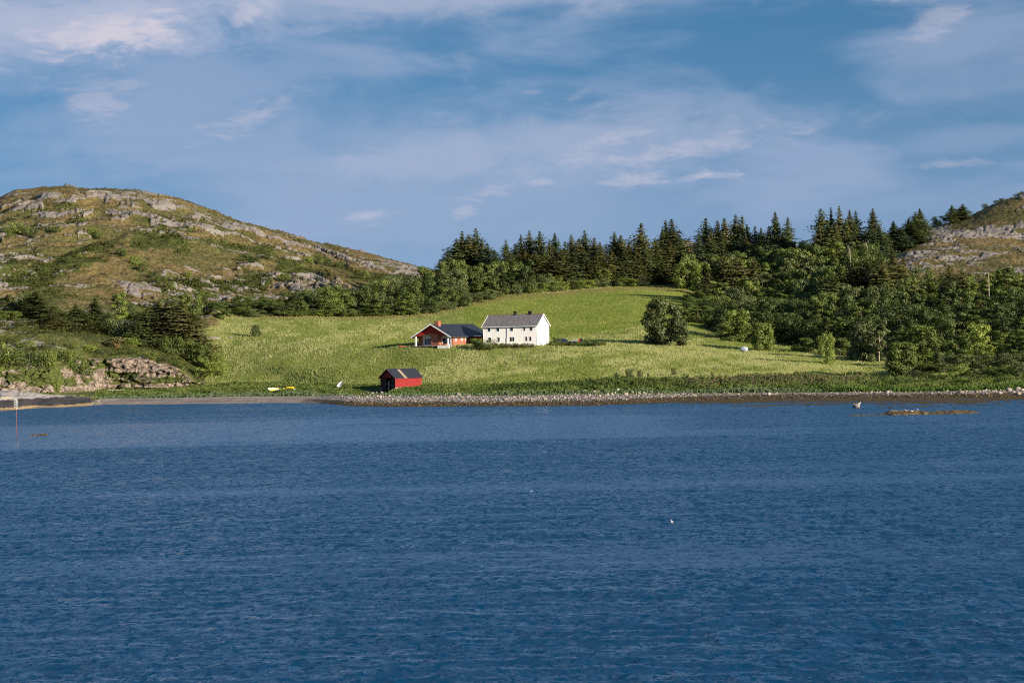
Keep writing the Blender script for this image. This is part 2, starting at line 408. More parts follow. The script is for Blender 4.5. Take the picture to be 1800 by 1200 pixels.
# --- relief
sdist = np.cumsum(np.vstack([np.zeros((1, NC)), np.diff(YY, axis=0)]), 0)        # distance inland
Ucoord = XX; Vcoord = sdist * .55 + ZZ * 1.0
big = fbm(Ucoord / 38, Vcoord / 20, 4, 3)
_wu = 9 * (fbm(Ucoord / 30, Vcoord / 22, 3, 56) - .5); _wv = 6 * (fbm(Ucoord / 24 + 8, Vcoord / 16, 3, 58) - .5)
an = fbm((Ucoord + _wu) / 12.5 + 9, (Vcoord + _wv) / 6.2, 6, 9, .58)
fleck = sst(fbm(Ucoord / 4.2 + 3, Vcoord / 1.7, 4, 61, .6), .60, .645)
top = sst(TT, 7.8, 8.8)
rockn = an * .62 + big * .38 + .030 * top + .012 * sst(PXi, 1500, 1560) * sst(TT, 8.4, 8.9)
rock = sst(rockn + .10 * (fbm(Ucoord / 4.5, Vcoord / 1.6, 4, 14, .6) - .5), .528, .552)
bare = 1 - sst(fbm(Ucoord / 48 + 3, Vcoord / 34 + 1, 3, 21), .50, .64) * .9
rock = np.maximum(rock, .8 * fleck * (1 - sst(TT, 9.3, 9.5))) * bare * np.maximum(sst(fbm(Ucoord / 10 + 5, Vcoord / 6.5, 4, 55), .38, .44), sst(PXi, 1480, 1540))
lush = sst(fbm((Ucoord + 1.6 * _wu) / 20 + 40, (Vcoord + 1.6 * _wv) / 24, 5, 27, .62), .49, .60) * (1 - rock) * (1 - .75 * sst(TT, 8.3, 8.9))
f1, f2, cv = worley(Ucoord / 7.5 + .5 * big, Vcoord / 4.2, 5)
relief = rock * (0.6 + 1.1 * (cv - .3)) + (big - .5) * 7.0 + (fbm((Ucoord + _wu) / 11, (Vcoord + _wv) / 9, 3, 59) - .5) * 3.2 + (fbm(Ucoord / 5, Vcoord / 3, 3, 12) - .5) * 1.3
relief *= 1 - .55 * sst(PXi, 1480, 1540)
relief *= 1 - .6 * sst(PXi, 600, 700) * (1 - sst(PXi, 1400, 1500))
relief *= 1 - .55 * sst(TT, 8.75, 8.95) * (1 - sst(TT, 9.05, 9.3)) * (1 - sst(PXi, 1400, 1500))
relief -= sst(.09 - (f2 - f1), 0, .09) * rock * .8
relief += (fbm(Ucoord / 1.3, Vcoord / 1.0, 2, 33) - .5) * .5
edgefade = sst(TT, 6.1, 6.6)
dz = relief * np.clip(hill * edgefade + rhill, 0, 1)
dz += head * ((fbm(XX / 7, YY / 7, 4, 15) - .5) * 1.8 + rock * .5)
dz += meadow * ((fbm(XX / 14, YY / 10, 3, 17) - .5) * .55 + (fbm(XX / 1.1, YY / 1.3, 2, 18) - .5) * .22) * sst(TT, 2.0, 2.4)
dz += forest * (fbm(XX / 8, YY / 8, 3, 19) - .5) * 1.2
# beach stones relief
rough_b = 1 - sst(PXi, 170, 185) * (1 - sst(PXi, 560, 620))
dz += beach * sst(TT, 1.02, 1.2) * rough_b * ((fbm(XX / .8, YY / 2, 3, 20) - .5) * .35)
dz += beach * sst(TT, .9, 1.1) * (fbm(XX / 7, YY / 14, 4, 23, .6) - .5) * .50
# sloping shore slab
dz += slab * ((fbm(XX / 6, YY / 9, 5, 24, .6) - .5) * 2.2 + (worley(XX / 5, YY / 8, 9)[2] - .5) * .5) * sst(TT, 1.0, 1.2) * (1 - sst(TT, 2.0, 2.3))
ZB = ZZ + dz
# --- the cliff: blocks pushed out towards the sea
hgt_c = ZZ * 1.0
ARC = np.concatenate([[0], np.cumsum(np.hypot(np.diff((qc - 900) / F * LY[3] * S), np.diff(LY[3] * S)))])[None] + 0 * ZZ
wf1, wf2, wc = worley(ARC / 2.4 + .5 * fbm(ARC / 2, hgt_c / 2, 2, 30), hgt_c / 1.35 + .4 * fbm(ARC / 3, hgt_c, 2, 29), 13)
vf1, vf2, vc = worley(ARC / .95, hgt_c / .6, 17)
ledge = fbm(ARC / 9, hgt_c / 2.2, 2, 31)
dy = cliffm * (-(wc * 1.25) - (vc * .75) - (fbm(ARC / 14, hgt_c / 6, 3, 34) - .4) * 5.0 + sst(.12 - (wf2 - wf1), 0, .12) * .7 - vnoise(ARC / 9, hgt_c / .9, 38) * 2.0)
cl_t = np.clip(TT - 3, 0, 1)
dy *= sst(cl_t, 0.0, .06) * (1 - sst(cl_t, .94, 1.0))
dz2 = cliffm * (wc - .5) * .5 * sst(cl_t, .0, .3) * (1 - sst(cl_t, .8, 1.0))
YB = YY + dy; ZB = ZB + dz2
XB = XX + cliffm * (fbm(ARC / 2, hgt_c / 2, 2, 36) - .5) * .8 * sst(cl_t, 0, .1) * (1 - sst(cl_t, .9, 1))
veg_c = sst(fbm(ARC / 6 + 4, hgt_c / 1.6 + 7, 4, 37), .50, .56)
crock = cliffm * (1 - veg_c * sst(cl_t, .05, .3))

A_rock = np.clip(rock * (hill + rhill * 1.0) + head * sst(rockn, .57, .6) + crock + slab, 0, 1)
A_lush = np.clip(lush * (hill + .12 * rhill) + head * (.62 + .5 * sst(fbm(XX / 9 + 3, YY / 14, 4, 49), .42, .58)) + forest * .4 + cliffm * (1 - crock) * .8, 0, 1)
A_dry = np.clip(fbm(XX / 18 + 70, Vcoord / 9, 4, 45), 0, 1)
bankm = meadow * (1 - sst(TT, 2.85, 3.05)) * sst(TT, 1.97, 2.05)
farfield = meadow * sst(TT, 5.95, 6.1) * (1 - sst(TT, 6.9, 6.98)) * sst(PXi, 770, 860)
B = np.stack([beach, slab, meadow, bankm], -1)
Acol = np.stack([A_rock, A_lush, A_dry, crock], -1)
Ccol = np.stack([farfield, forest, np.clip(1 - np.abs(TT - 6.92) / .1, 0, 1) * meadow, rocky], -1)



def col_of(qx): return np.clip(np.searchsorted(qc, qx), 0, NC - 1)
def ground(X, Y):
    c = col_of(X / Y * F + 900); return float(np.interp(Y, YY[:, c], ZB[:, c]))
def hit(px_, py_, after=0.0):
    """world point where the ray through a photo pixel first meets the ground"""
    qx, qy = level(px_, py_); c = col_of(qx)
    p = HZ - (ZB[:, c] - H) * F / YY[:, c]
    for r in range(7, NR):
        if YY[r, c] > after and p[r] <= qy:
            t = (p[r - 1] - qy) / max(p[r - 1] - p[r], 1e-6); t = min(max(t, 0), 1)
            Y = YY[r - 1, c] * (1 - t) + YY[r, c] * t
            return ((qx - 900) / F * Y, Y, ZB[r - 1, c] * (1 - t) + ZB[r, c] * t)
    return ((qx - 900) / F * YY[-5, c], YY[-5, c], ZB[-5, c])
def at(px_, py_, Y):
    qx, qy = level(px_, py_); return ((qx - 900) / F * Y, Y, H - (qy - HZ) * Y / F)


_bh = hit(695, 681.5)
ZB -= 1.5 * np.exp(-((XX - (_bh[0] - 4.6)) / 4.2) ** 2 - np.clip((YY - (_bh[1] - 9)) / 17, -9, 9) ** 4) * sst(TT, 1.9, 2.2)


def terrain_material():
    m, g, b, o = material('ground')
    P = g.n('ShaderNodeNewGeometry').outputs['Position']
    def att(n):
        a = g.n('ShaderNodeAttribute', attribute_name=n); s_ = g.n('ShaderNodeSeparateColor'); g.nt.links.new(a.outputs['Color'], s_.inputs[0])
        return list(s_.outputs) + [a.outputs['Alpha']]
    rk, lu, dr, cr = att('ground_a'); be, sb, me_, bk = att('ground_b'); ff, fo, ed, rc = att('ground_c')
    x, y, z = g.sep(P)
    P2 = g.xyz(x, g.m('MULTIPLY', y, .5), g.m('MULTIPLY', z, 1.6))
    nf = g.noise(P2, .9, 5, .65); nm = g.noise(g.xyz(x, g.m('MULTIPLY', y, .3), g.m('MULTIPLY', z, 1.6)), .18, 5, .62); nn = g.noise(P, 3.0, 4, .7)
    # heath
    heath = g.mix(g.ss(nf, .38, .64), (.060, .058, .017, 1), (.140, .124, .046, 1))
    heath = g.mix(g.ss(dr, .42, .62), heath, g.mix(g.ss(nf, .4, .6), (.10, .072, .028, 1), (.185, .145, .062, 1)))
    green = g.mix(g.ss(nf, .35, .65), (.045, .058, .014, 1), (.095, .108, .030, 1))
    c = g.mix(g.ss(g.m('ADD', lu, g.m('MULTIPLY', g.m('SUBTRACT', nf, .5), .9)), .35, .65), heath, green)
    # meadow
    mead = g.mix(g.ss(nm, .38, .62), (.17, .20, .042, 1), (.30, .30, .11, 1))
    mead = g.mix(g.ss(nn, .35, .7), g.vm('MULTIPLY', mead, (.72, .75, .65)), mead)
    mead = g.mix(ff, mead, g.mix(g.ss(nm, .35, .65), (.15, .20, .03, 1), (.21, .235, .048, 1)))
    mead = g.mix(g.m('MULTIPLY', ed, .7), mead, (.20, .16, .06, 1))
    mead = g.mix(bk, mead, g.mix(g.ss(nf, .4, .6), (.055, .075, .022, 1), (.10, .12, .04, 1)))
    c = g.mix(g.ss(me_, .3, .7), c, mead)
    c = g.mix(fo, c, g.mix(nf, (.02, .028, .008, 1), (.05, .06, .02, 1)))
    # rock
    vo = g.n('ShaderNodeTexVoronoi', feature='DISTANCE_TO_EDGE'); g.put(vo.inputs['Vector'], P2); vo.inputs['Scale'].default_value = .35
    crack = g.ss(vo.outputs['Distance'], .0, .06)
    rcol = g.mix(g.ss(nm, .35, .65), (.19, .168, .15, 1), (.28, .245, .215, 1))
    rcol = g.mix(g.ss(nf, .42, .7), rcol, (.20, .18, .165, 1))
    rcol = g.mix(g.ss(g.noise(P2, 2.6, 4, .7), .58, .7), rcol, (.36, .32, .28, 1))
    rcol = g.mix(g.m('MULTIPLY', g.m('SUBTRACT', 1.0, crack), .7), rcol, (.07, .06, .05, 1))
    ccol = g.mix(g.ss(g.noise(P, .9, 6, .75), .44, .60), (.10, .078, .060, 1), (.31, .25, .20, 1))
    ccol = g.mix(g.ss(g.noise(P, .35, 3, .5), .55, .7), ccol, (.25, .205, .16, 1))
    rcol = g.mix(g.ss(cr, .3, .7), rcol, ccol)
    # shore slab: pale top, black lichen band, tan weed foot
    zj = g.m('ADD', z, g.m('MULTIPLY', g.m('SUBTRACT', g.noise(P, .28, 4, .6), .5), 1.1))
    slab = g.mix(g.ss(nm, .4, .6), (.36, .325, .30, 1), (.27, .25, .24, 1))
    slab = g.mix(g.ss(g.noise(P, .12, 3, .5), .55, .62), slab, (.52, .43, .30, 1))
    slab = g.mix(g.ss(zj, 2.15, 1.95), slab, (.045, .042, .045, 1))
    slab = g.mix(g.ss(zj, .55, .4), slab, (.30, .215, .115, 1))
    rcol = g.mix(sb, rcol, slab)
    rm = g.m('ADD', rk, g.m('MULTIPLY', g.m('SUBTRACT', nf, .5), .8))
    c = g.mix(g.ss(rm, .42, .58), c, rcol)
    # beach
    wr = g.ss(g.noise(g.xyz(g.m('MULTIPLY', x, .05), 0.0, g.m('MULTIPLY', g.m('ADD', z, g.m('MULTIPLY', nm, .25)), 5.5)), 1.0, 3, .6), .52, .62)
    sand = g.mix(g.ss(nn, .35, .65), (.27, .23, .19, 1), (.42, .37, .33, 1))
    gx = g.m('ADD', x, g.m('MULTIPLY', nm, 14.0))
    stony = g.mix(g.ss(g.noise(P, 1.9, 4, .75), .42, .60), (.10, .08, .065, 1), (.40, .35, .31, 1))
    weed = g.mix(g.ss(g.noise(P, 1.3, 4, .7), .42, .62), (.040, .029, .014, 1), (.105, .075, .036, 1))
    zb = g.m('ADD', z, g.m('MULTIPLY', g.m('SUBTRACT', g.noise(P, .9, 4, .7), .5), .7))
    shore = g.mix(g.ss(zb, .72, .5), stony, weed)
    sandy = g.m('MULTIPLY', g.ss(gx, -36.0, -42.0), g.ss(x, -140.0, -95.0))
    bcol = g.mix(sandy, shore, g.mix(g.ss(zb, 1.0, .85), sand, g.mix(nn, (.20, .17, .14, 1), (.33, .28, .24, 1))))
    bcol = g.mix(g.m('MULTIPLY', wr, .55), bcol, (.10, .08, .06, 1))
    c = g.mix(be, c, bcol)
    g.put(b.inputs['Base Color'], c); b.inputs['Roughness'].default_value = .9; b.inputs['Specular IOR Level'].default_value = .15
    bm = g.n('ShaderNodeBump'); bm.inputs['Distance'].default_value = .35; bm.inputs['Strength'].default_value = .8
    g.put(bm.inputs['Height'], g.m('ADD', g.m('MULTIPLY', nf, 1.0), g.m('MULTIPLY', nn, .35))); g.put(b.inputs['Normal'], bm.outputs[0])
    return m


M_GROUND = terrain_material()
V = np.stack([XB, YB, ZB], -1).reshape(-1, 3)
Af, Bf, Cf = Acol.reshape(-1, 4), B.reshape(-1, 4), Ccol.reshape(-1, 4)
idx = np.arange(NR * NC).reshape(NR, NC)
QD = np.stack([idx[:-1, :-1], idx[:-1, 1:], idx[1:, 1:], idx[1:, :-1]], -1)      # (NR-1,NC-1,4)
Tm = TT[:-1, :-1]; Pm = PXi[:-1, :-1]
cls = np.full(Tm.shape, 0)                         # 0 meadow
cls[Tm < 2] = 1                                    # beach
cls[(Tm < 2.2) & (Pm < 165)] = 2                   # shore slab
cls[(Tm >= 3) & (Tm < 4) & (Pm < 355)] = 3         # cliff
cls[(Tm >= 4) & (Tm < 6.3) & (Pm < 365)] = 4       # headland
cls[(Tm >= 6.3) & (Pm < 380)] = 5
cls[(Tm >= 7) & (Pm < 770)] = 5                    # left hill
cls[(Tm >= 7) & (Pm >= 770)] = 6
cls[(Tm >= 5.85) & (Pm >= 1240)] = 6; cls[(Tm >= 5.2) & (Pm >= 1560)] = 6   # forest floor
cls[(Tm >= 7.8) & (Pm >= 1520)] = 7; cls[(Tm >= 10) & (Pm >= 1080)] = 7     # right hill
NAMES = ['meadow', 'beach', 'shore_rock', 'cliff', 'headland', 'bare_hill', 'forest_floor', 'rocky_hill']
for k, nm in enumerate(NAMES):
    q = QD[cls == k]
    u, inv = np.unique(q, return_inverse=True)
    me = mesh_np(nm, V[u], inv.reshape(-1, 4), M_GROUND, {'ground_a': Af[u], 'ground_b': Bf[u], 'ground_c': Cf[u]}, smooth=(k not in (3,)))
    tag(link(nm, me), kind='structure')

FA = None
def sample(mask, n, dens=None):
    """n random points on terrain quads where mask (NR-1,NC-1)>0, weighted by area*mask"""
    a = (np.abs(XX[:-1, 1:] - XX[:-1, :-1]) * np.hypot(YY[1:, :-1] - YY[:-1, :-1], ZB[1:, :-1] - ZB[:-1, :-1])) * mask
    a = a * ((Pm > -80) & (Pm < 1880))
    p = (a / a.sum()).ravel(); i = rng.choice(p.size, n, p=p); r, c = np.unravel_index(i, a.shape)
    s_, t = rng.random(n)[:, None], rng.random(n)[:, None]
    G = np.stack([XB, YB, ZB], -1)
    P = (G[r, c] * (1 - s_) + G[r, c + 1] * s_) * (1 - t) + (G[r + 1, c] * (1 - s_) + G[r + 1, c + 1] * s_) * t
    return P, r, c

# ------------------------------------------------------------------ foliage geometry
def rand_dirs(n, g=rng):
    v = g.normal(size=(n, 3)); return v / np.linalg.norm(v, axis=1, keepdims=True)
def leaf_quads(P, N, size, g=rng, aspect=1.0):
    """one bent 2-triangle leaf clump per point; N = facing"""
    n = len(P); a = np.cross(N, rand_dirs(n, g)); a /= np.maximum(np.linalg.norm(a, axis=1, keepdims=True), 1e-6); b = np.cross(N, a)
    s = (size if np.ndim(size) else np.full(n, size))[:, None]
    v = np.stack([P - a * s * .55, P - b * s * .5 * aspect + N * s * .12, P + a * s * .55, P + b * s * .5 * aspect + N * s * .12], 1).reshape(-1, 3)
    i = np.arange(n)[:, None] * 4
    f = np.concatenate([i + np.array([[0, 1, 2]]), i + np.array([[0, 2, 3]])])
    return v, f


def blades(P, h, wd, g=rng, lean=.35):
    n = len(P); ang = g.random(n) * math.pi; d = np.stack([np.cos(ang), np.sin(ang) * .4, np.zeros(n)], 1) * wd[:, None] * .5
    tip = P + np.stack([g.normal(size=n) * lean * h, g.normal(size=n) * lean * h, h], 1)
    v = np.stack([P - d, P + d, tip], 1).reshape(-1, 3); v[:, 2] -= 0
    return v, np.arange(3 * n).reshape(-1, 3)


def attr_mat(name, trans=.25):
    m = bpy.data.materials.new(name); m.use_nodes = True; nt = m.node_tree; nt.nodes.clear(); g = NT(nt)
    a = g.n('ShaderNodeAttribute', attribute_name='albedo').outputs['Color']
    nz = g.lin(g.noise(g.n('ShaderNodeNewGeometry').outputs['Position'], 2.0, 3, .6), .3, .7, .90, 1.10)
    a = g.vm('MULTIPLY', a, g.xyz(nz, nz, nz))
    d = g.n('ShaderNodeBsdfDiffuse'); t = g.n('ShaderNodeBsdfTranslucent'); g.put(d.inputs[0], a); g.put(t.inputs[0], a)
    mx = g.n('ShaderNodeMixShader'); mx.inputs[0].default_value = trans; nt.links.new(d.outputs[0], mx.inputs[1]); nt.links.new(t.outputs[0], mx.inputs[2])
    o = g.n('ShaderNodeOutputMaterial'); nt.links.new(mx.outputs[0], o.inputs[0]); return m
M_PLANTS = attr_mat('grass_and_herbs', .38)

def lerp(a, b, t): return np.asarray(a)[None] * (1 - t[:, None]) + np.asarray(b)[None] * t[:, None]

# keep-out around buildings is applied to the grass
def keep_out(P):
    k = ~((np.abs(P[:, 0] - (_bh[0] - 4.4)) < 3.2) & (np.abs(P[:, 1] - (_bh[1] - 10)) < 18) & (rng.random(len(P)) < .85))
    for (cx, cy, r) in KEEP: k &= np.hypot(P[:, 0] - cx, P[:, 1] - cy) > r
    return k
KEEP = []

def meadow_grass():
    mm = meadow[:-1, :-1] * (1 - bankm[:-1, :-1]) * (Tm > 2.0) * (Tm < 6.99)
    P, r, c = sample(mm * (1 / (1 + np.maximum(YY[:-1, :-1] - 600, 0) / 90)), 200000)
    k = keep_out(P); P, r, c = P[k], r[k], c[k]
    n = len(P)
    pale = fbm(P[:, 0] / 15 + 5, P[:, 1] / 30, 5, 50, .6); pt = fbm(P[:, 0] / 2.6, P[:, 1] / 9, 3, 52)
    ff = farfield[r, c]; ed = Ccol[r, c, 2]
    h = (.18 + .36 * pt + .09 * rng.random(n)) * (1 - .45 * ff)
    wd = .14 + .22 * rng.random(n)
    t = sst(pale * .65 + pt * .35 + .12 * (rng.random(n) - .5), .40, .60)
    col = lerp((.205, .250, .062), (.375, .390, .155), t)
    col = np.where(ff[:, None] > .5, lerp((.17, .235, .034), (.29, .31, .075), np.clip(t * .8 + .2 * rng.random(n), 0, 1)), col)
    col = col * (1 - .6 * ed[:, None]) + np.array([.27, .20, .09]) * .6 * ed[:, None]
    stalk = rng.random(n) < .012
    col[stalk] = (.40, .33, .13); h[stalk] *= 1.7; wd[stalk] *= .5
    v, f = blades(P, h, wd)
    tag(link('meadow_grass', mesh_np('meadow_grass', v, f, M_PLANTS, {'albedo': np.repeat(col, 3, 0)})), 'tall pale and green hay grass covering the whole field', 'grass', kind='stuff')


def bank_herbs():
    bm_ = bankm[:-1, :-1] * (Pm > 165)
    P, r, c = sample(bm_, 34000); k = keep_out(P); P, r, c = P[k], r[k], c[k]; n = len(P)
    t_ = TT[r, c]; q = QQ[r, c]
    nz = fbm(P[:, 0] / 4, P[:, 1] / 8, 4, 60, .6)
    lowb = sst(t_, 2.25, 2.05)
    lush_r = sst(q, 1380, 1480)
    dark = sst(t_, 2.3, 2.6) * sst(q, 820, 900)
    calmb = 1 - .65 * sst(q, 560, 600) * (1 - sst(q, 860, 900))
    h = (.10 + .9 * sst(nz, .3, .75) + .25 * dark + .35 * lush_r) * calmb; wd = .3 + .3 * rng.random(n)
    col = lerp((.075, .115, .028), (.14, .175, .05), sst(nz, .35, .65))
    col = col * (1 - lowb[:, None] * .7) + np.array([.15, .20, .12]) * lowb[:, None] * .7 * (1 - lush_r[:, None])  + np.array([.085, .15, .035]) * lowb[:, None] * .7 * lush_r[:, None]
    col = col * (1 - dark[:, None] * .6 * (1 - .5 * lush_r[:, None])) + np.array([.07, .10, .03]) * dark[:, None] * .6 * (1 - .5 * lush_r[:, None])
    pinkish = dark * sst(q, 1150, 1250) * (1 - sst(q, 1480, 1560)) * (rng.random(n) < .35)
    col = col * (1 - pinkish[:, None]) + np.array([.20, .15, .10]) * pinkish[:, None]
    v, f = blades(P, h, wd, lean=.3)
    P2 = P + np.stack([rng.normal(size=n) * .1, rng.normal(size=n) * .1, h * (.3 + .6 * rng.random(n))], 1)
    N = rand_dirs(n); N[:, 2] = np.abs(N[:, 2]); v2, f2 = leaf_quads(P2, N, .30 + .2 * rng.random(n))
    f2 = f2 + len(v)
    tag(link('shore_herbs', mesh_np('shore_herbs', np.concatenate([v, v2]), np.concatenate([f, f2]), M_PLANTS, {'albedo': np.concatenate([np.repeat(col, 3, 0), np.repeat(col * 1.1, 4, 0)])})),
        'tall green weeds and beach grass on the bank above the stony shore', 'weeds', kind='stuff')


def heath_plants():
    mm = np.clip(rocky + cliffm * (1 - crock), 0, 1)[:-1, :-1] * (1 - .93 * A_rock[:-1, :-1]) * (.3 + 1.2 * A_lush[:-1, :-1]) * (Tm < 11.2)
    mm = mm / (1 + .5 * (Tm > 8))
    P, r, c = sample(mm, 110000); n = len(P)
    lu_ = A_lush[r, c]; d = A_dry[r, c]; nz = rng.random(n)
    bushy = sst(fbm(P[:, 0] / 4, P[:, 1] / 6, 3, 64), .45, .7) * lu_
    size = (.20 + .16 * rng.random(n) + .22 * bushy) * (1 + .5 * (YY[r, c] > 750))
    zoff = rng.random(n) * (.2 + 1.5 * bushy)
    P = P + np.stack([np.zeros(n), np.zeros(n), zoff], 1)
    N = rand_dirs(n); N[:, 2] = np.abs(N[:, 2]) + .3; N /= np.linalg.norm(N, axis=1, keepdims=True)
    v, f = leaf_quads(P, N, size)
    col = lerp((.080, .075, .022), (.17, .128, .05), sst(d + .3 * (nz - .5), .4, .62))
    gcol = lerp((.042, .055, .014), (.105, .115, .034), nz)
    col = col * (1 - lu_[:, None]) + gcol * lu_[:, None]
    tag(link('heath_plants', mesh_np('heath_plants', v, f, M_PLANTS, {'albedo': np.repeat(col, 4, 0)})), 'low heather, moss and scrub between the bare rock of the hills', 'heath', kind='stuff')


# ---- trees
def broadleaf(seed, Ht=8.0, Rc=3.3, n=4200, low=.06, lean=0.0, leaf=.29, open_=0.0):
    g = np.random.default_rng(seed); lobes = []
    nl = 26 if n < 6000 else 44
    for i in range(nl):
        t = (i + .5) / nl; z = low + (1 - low) * t
        prof = math.sin(math.pi * min(1, (.18 + .82 * t) ** .85)) ** .6 if t > 0 else .5
        prof = max(.30, min(1, 1.2 * math.sqrt(max(0, 1 - ((z - .46) / .62) ** 2))))
        a = g.random() * 2 * math.pi; rr = Rc * prof * (.45 + .35 * g.random())
        lr = Rc * (.30 + .16 * g.random()) * (1.05 - .35 * t)
        lobes.append((rr * math.cos(a) + lean * z, rr * math.sin(a), min(z * Ht, Ht - lr * .8), lr, g.random()))
    L = np.array(lobes); li = g.choice(nl, n, p=L[:, 3] ** 2 / (L[:, 3] ** 2).sum())
    D = rand_dirs(n, g); D[:, 2] = D[:, 2] * .9 + .12
    rad = L[li, 3] * (.55 + .55 * g.random(n) ** .5)
    P = L[li, :3] + D * rad[:, None] * np.array([1, 1, .95]); P[:, 2] = np.maximum(P[:, 2], .1)
    N = D + .42 * rand_dirs(n, g); N /= np.linalg.norm(N, axis=1, keepdims=True)
    if open_: k = g.random(n) > open_ * (P[:, 2] < Ht * .3); P, N, li = P[k], N[k], li[k]
    v, f = leaf_quads(P, N, leaf * (.7 + .6 * g.random(len(P))), g)
    tone = np.repeat(np.clip(.12 + .70 * L[li, 4] + .14 * g.random(len(P)), 0, 1), 4)
    mb = MB(); bend = g.normal(size=2) * .25
    mb.tube([(0, 0, -.6), (bend[0] * .5, bend[1] * .5, Ht * .25), (bend[0], bend[1], Ht * .5), (bend[0] + lean * .6, bend[1], Ht * .8)], [.2, .15, .1, .03], 6)
    for k in range(6):
        a = k * 1.05 + g.random(); z0 = Ht * (.15 + .09 * k)
        mb.tube([(bend[0] * .6, bend[1] * .6, z0), (math.cos(a) * Rc * .35, math.sin(a) * Rc * .35, z0 + Ht * .12), (math.cos(a) * Rc * .65, math.sin(a) * Rc * .65, z0 + Ht * .2)], [.08, .05, .02], 5)
    return v, f, tone, mb


def spruce(seed, Ht=16.0, Rb=3.3, low=.04, dens=1.0, ragged=.25):
    g = np.random.default_rng(seed); V_, F_, T_ = [], [], []; base = 0
    nw = int(46 * dens); P, N, SZ, TN = [], [], [], []; la, lb, lc = g.random(3) * 6.28
    mb = MB(); mb.tube([(0, 0, -.6), (.05, 0, Ht * .5), (0, 0, Ht * .985)], [.24, .13, .015], 6)
    for wv in range(nw):
        t = (wv + .5) / nw; z = Ht * (low + (1 - low) * t)
        R0 = Rb * 1.12 * (1 - t) ** .86 * (1 + .16 * math.sin(9 * t + la)) * (.92 if t > .15 else .8 + t) + .05
        nb = 11 if t < .8 else 7
        ph = g.random() * 6.28; wt = g.random()
        for k in range(nb):
            a = ph + 2 * math.pi * k / nb + g.normal() * .12; Lr = R0 * (1 + ragged * g.normal() + .22 * math.sin(a * 2 + lb + 5 * t) + .15 * math.sin(a + lc)); Lr = min(max(Lr, .1), R0 * 1.7)
            droop = (.10 + .30 * (1 - t)); m = max(2, int(Lr / .34))
            for j in range(m):
                s_ = (j + .7) / m; rr = Lr * s_
                zz = z - droop * rr * (1 - .55 * s_) + .10 * rr * s_ * (t > .6) + g.normal() * .05
                for rep_ in range(2):
                    sp = .16 * rr * g.normal() + .08 * g.normal()
                    P.append((rr * math.cos(a) - sp * math.sin(a), rr * math.sin(a) + sp * math.cos(a), zz - .25 * abs(sp) + g.normal() * .06))
                    nn = np.array([math.cos(a) * .55 + g.normal() * .3, math.sin(a) * .55 + g.normal() * .3, .75 + g.normal() * .25]); N.append(nn / np.linalg.norm(nn))
                    SZ.append((.36 + .18 * g.random() + .10 * (1 - s_) * (1 - t)) * (.45 + .55 * min(1, (1 - t) * 5))); TN.append(.2 + .3 * wt + .3 * g.random() + .2 * s_)
    v, f = leaf_quads(np.array(P), np.array(N), np.array(SZ), g, .8)
    return v, f, np.repeat(np.clip(np.array(TN), 0, 1), 4), mb


BARK = simple('bark_dark', (.10, .075, .055), .9, .3, 4, .1)
BARK_P = simple('bark_pale', (.36, .31, .25), .9, .3, 4, .1)
BARK_R = simple('bark_red', (.24, .12, .06), .9, .3, 4, .1)
LM = {
    'green': leaf_mat('leaves_green', (.042, .068, .013), (.138, .172, .036)),
    'bright': leaf_mat('leaves_bright', (.085, .125, .020), (.20, .24, .045)),
    'grey': leaf_mat('leaves_greyish', (.050, .072, .022), (.135, .158, .055)),
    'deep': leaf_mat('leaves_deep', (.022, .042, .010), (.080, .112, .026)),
    'spruce': leaf_mat('needles_dark', (.036, .056, .018), (.125, .145, .045), .24),
    'brownish': leaf_mat('needles_brownish', (.058, .064, .022), (.155, .150, .052), .24),
    'bluish': leaf_mat('needles_bluish', (.032, .054, .026), (.095, .130, .060), .24),
}
SHAPES = {}
def reg(kind, i, data, Ht, Rc, smooth=False):
    v, f, tone, mb = data
    SHAPES[(kind, i)] = (v, f, tone, mb, Ht, Rc, {})
for i in range(6): reg('round', i, broadleaf(100 + i, 8, 3.3 + .3 * (i % 3), lean=.3 * (i % 3 - 1)), 8, 3.5)
for i in range(3): reg('tall', i, broadleaf(130 + i, 10, 2.3, 3800, low=.05), 10, 2.4)
for i in range(3): reg('bush', i, broadleaf(140 + i, 3, 2.0, 1700, low=.1, leaf=.18), 3, 2.1)
for i in range(8): reg('spruce', i, spruce(160 + i, 16, 3.0 + .35 * (i % 3), ragged=.26 + .10 * (i % 3), dens=(1.0, .85, .95)[i % 3]), 16, 3.2)
reg('hero', 0, broadleaf(190, 8, 3.5, 8500, low=.04, leaf=.33), 8, 3.6)
reg('hero', 1, broadleaf(191, 8, 3.2, 6500, low=.08, leaf=.31, lean=.3), 8, 3.4)
TREE_N = [0]


def tree_root(shape, tint, bark=None, parts=('crown', 'trunk')):
    v, f, tone, mb, Ht, Rc, cache = SHAPES[shape]
    bark = bark or BARK
    key = (tint, bark.name)
    if key not in cache:
        cache[key] = (mesh_np('crown', v, f, LM[tint], {'tone': tone}), mb.mesh('trunk', bark, True))
    a, b = cache[key]
    spr = shape[0] == 'spruce'
    nm = 'spruce_tree' if spr else ('leafy_bush' if shape[0] == 'bush' else 'broadleaf_tree')
    r = empty(nm)
    link('foliage' if shape[0] == 'bush' else 'crown', a, r); link('stem' if shape[0] == 'bush' else 'trunk', b, r)
    return r, Ht, Rc


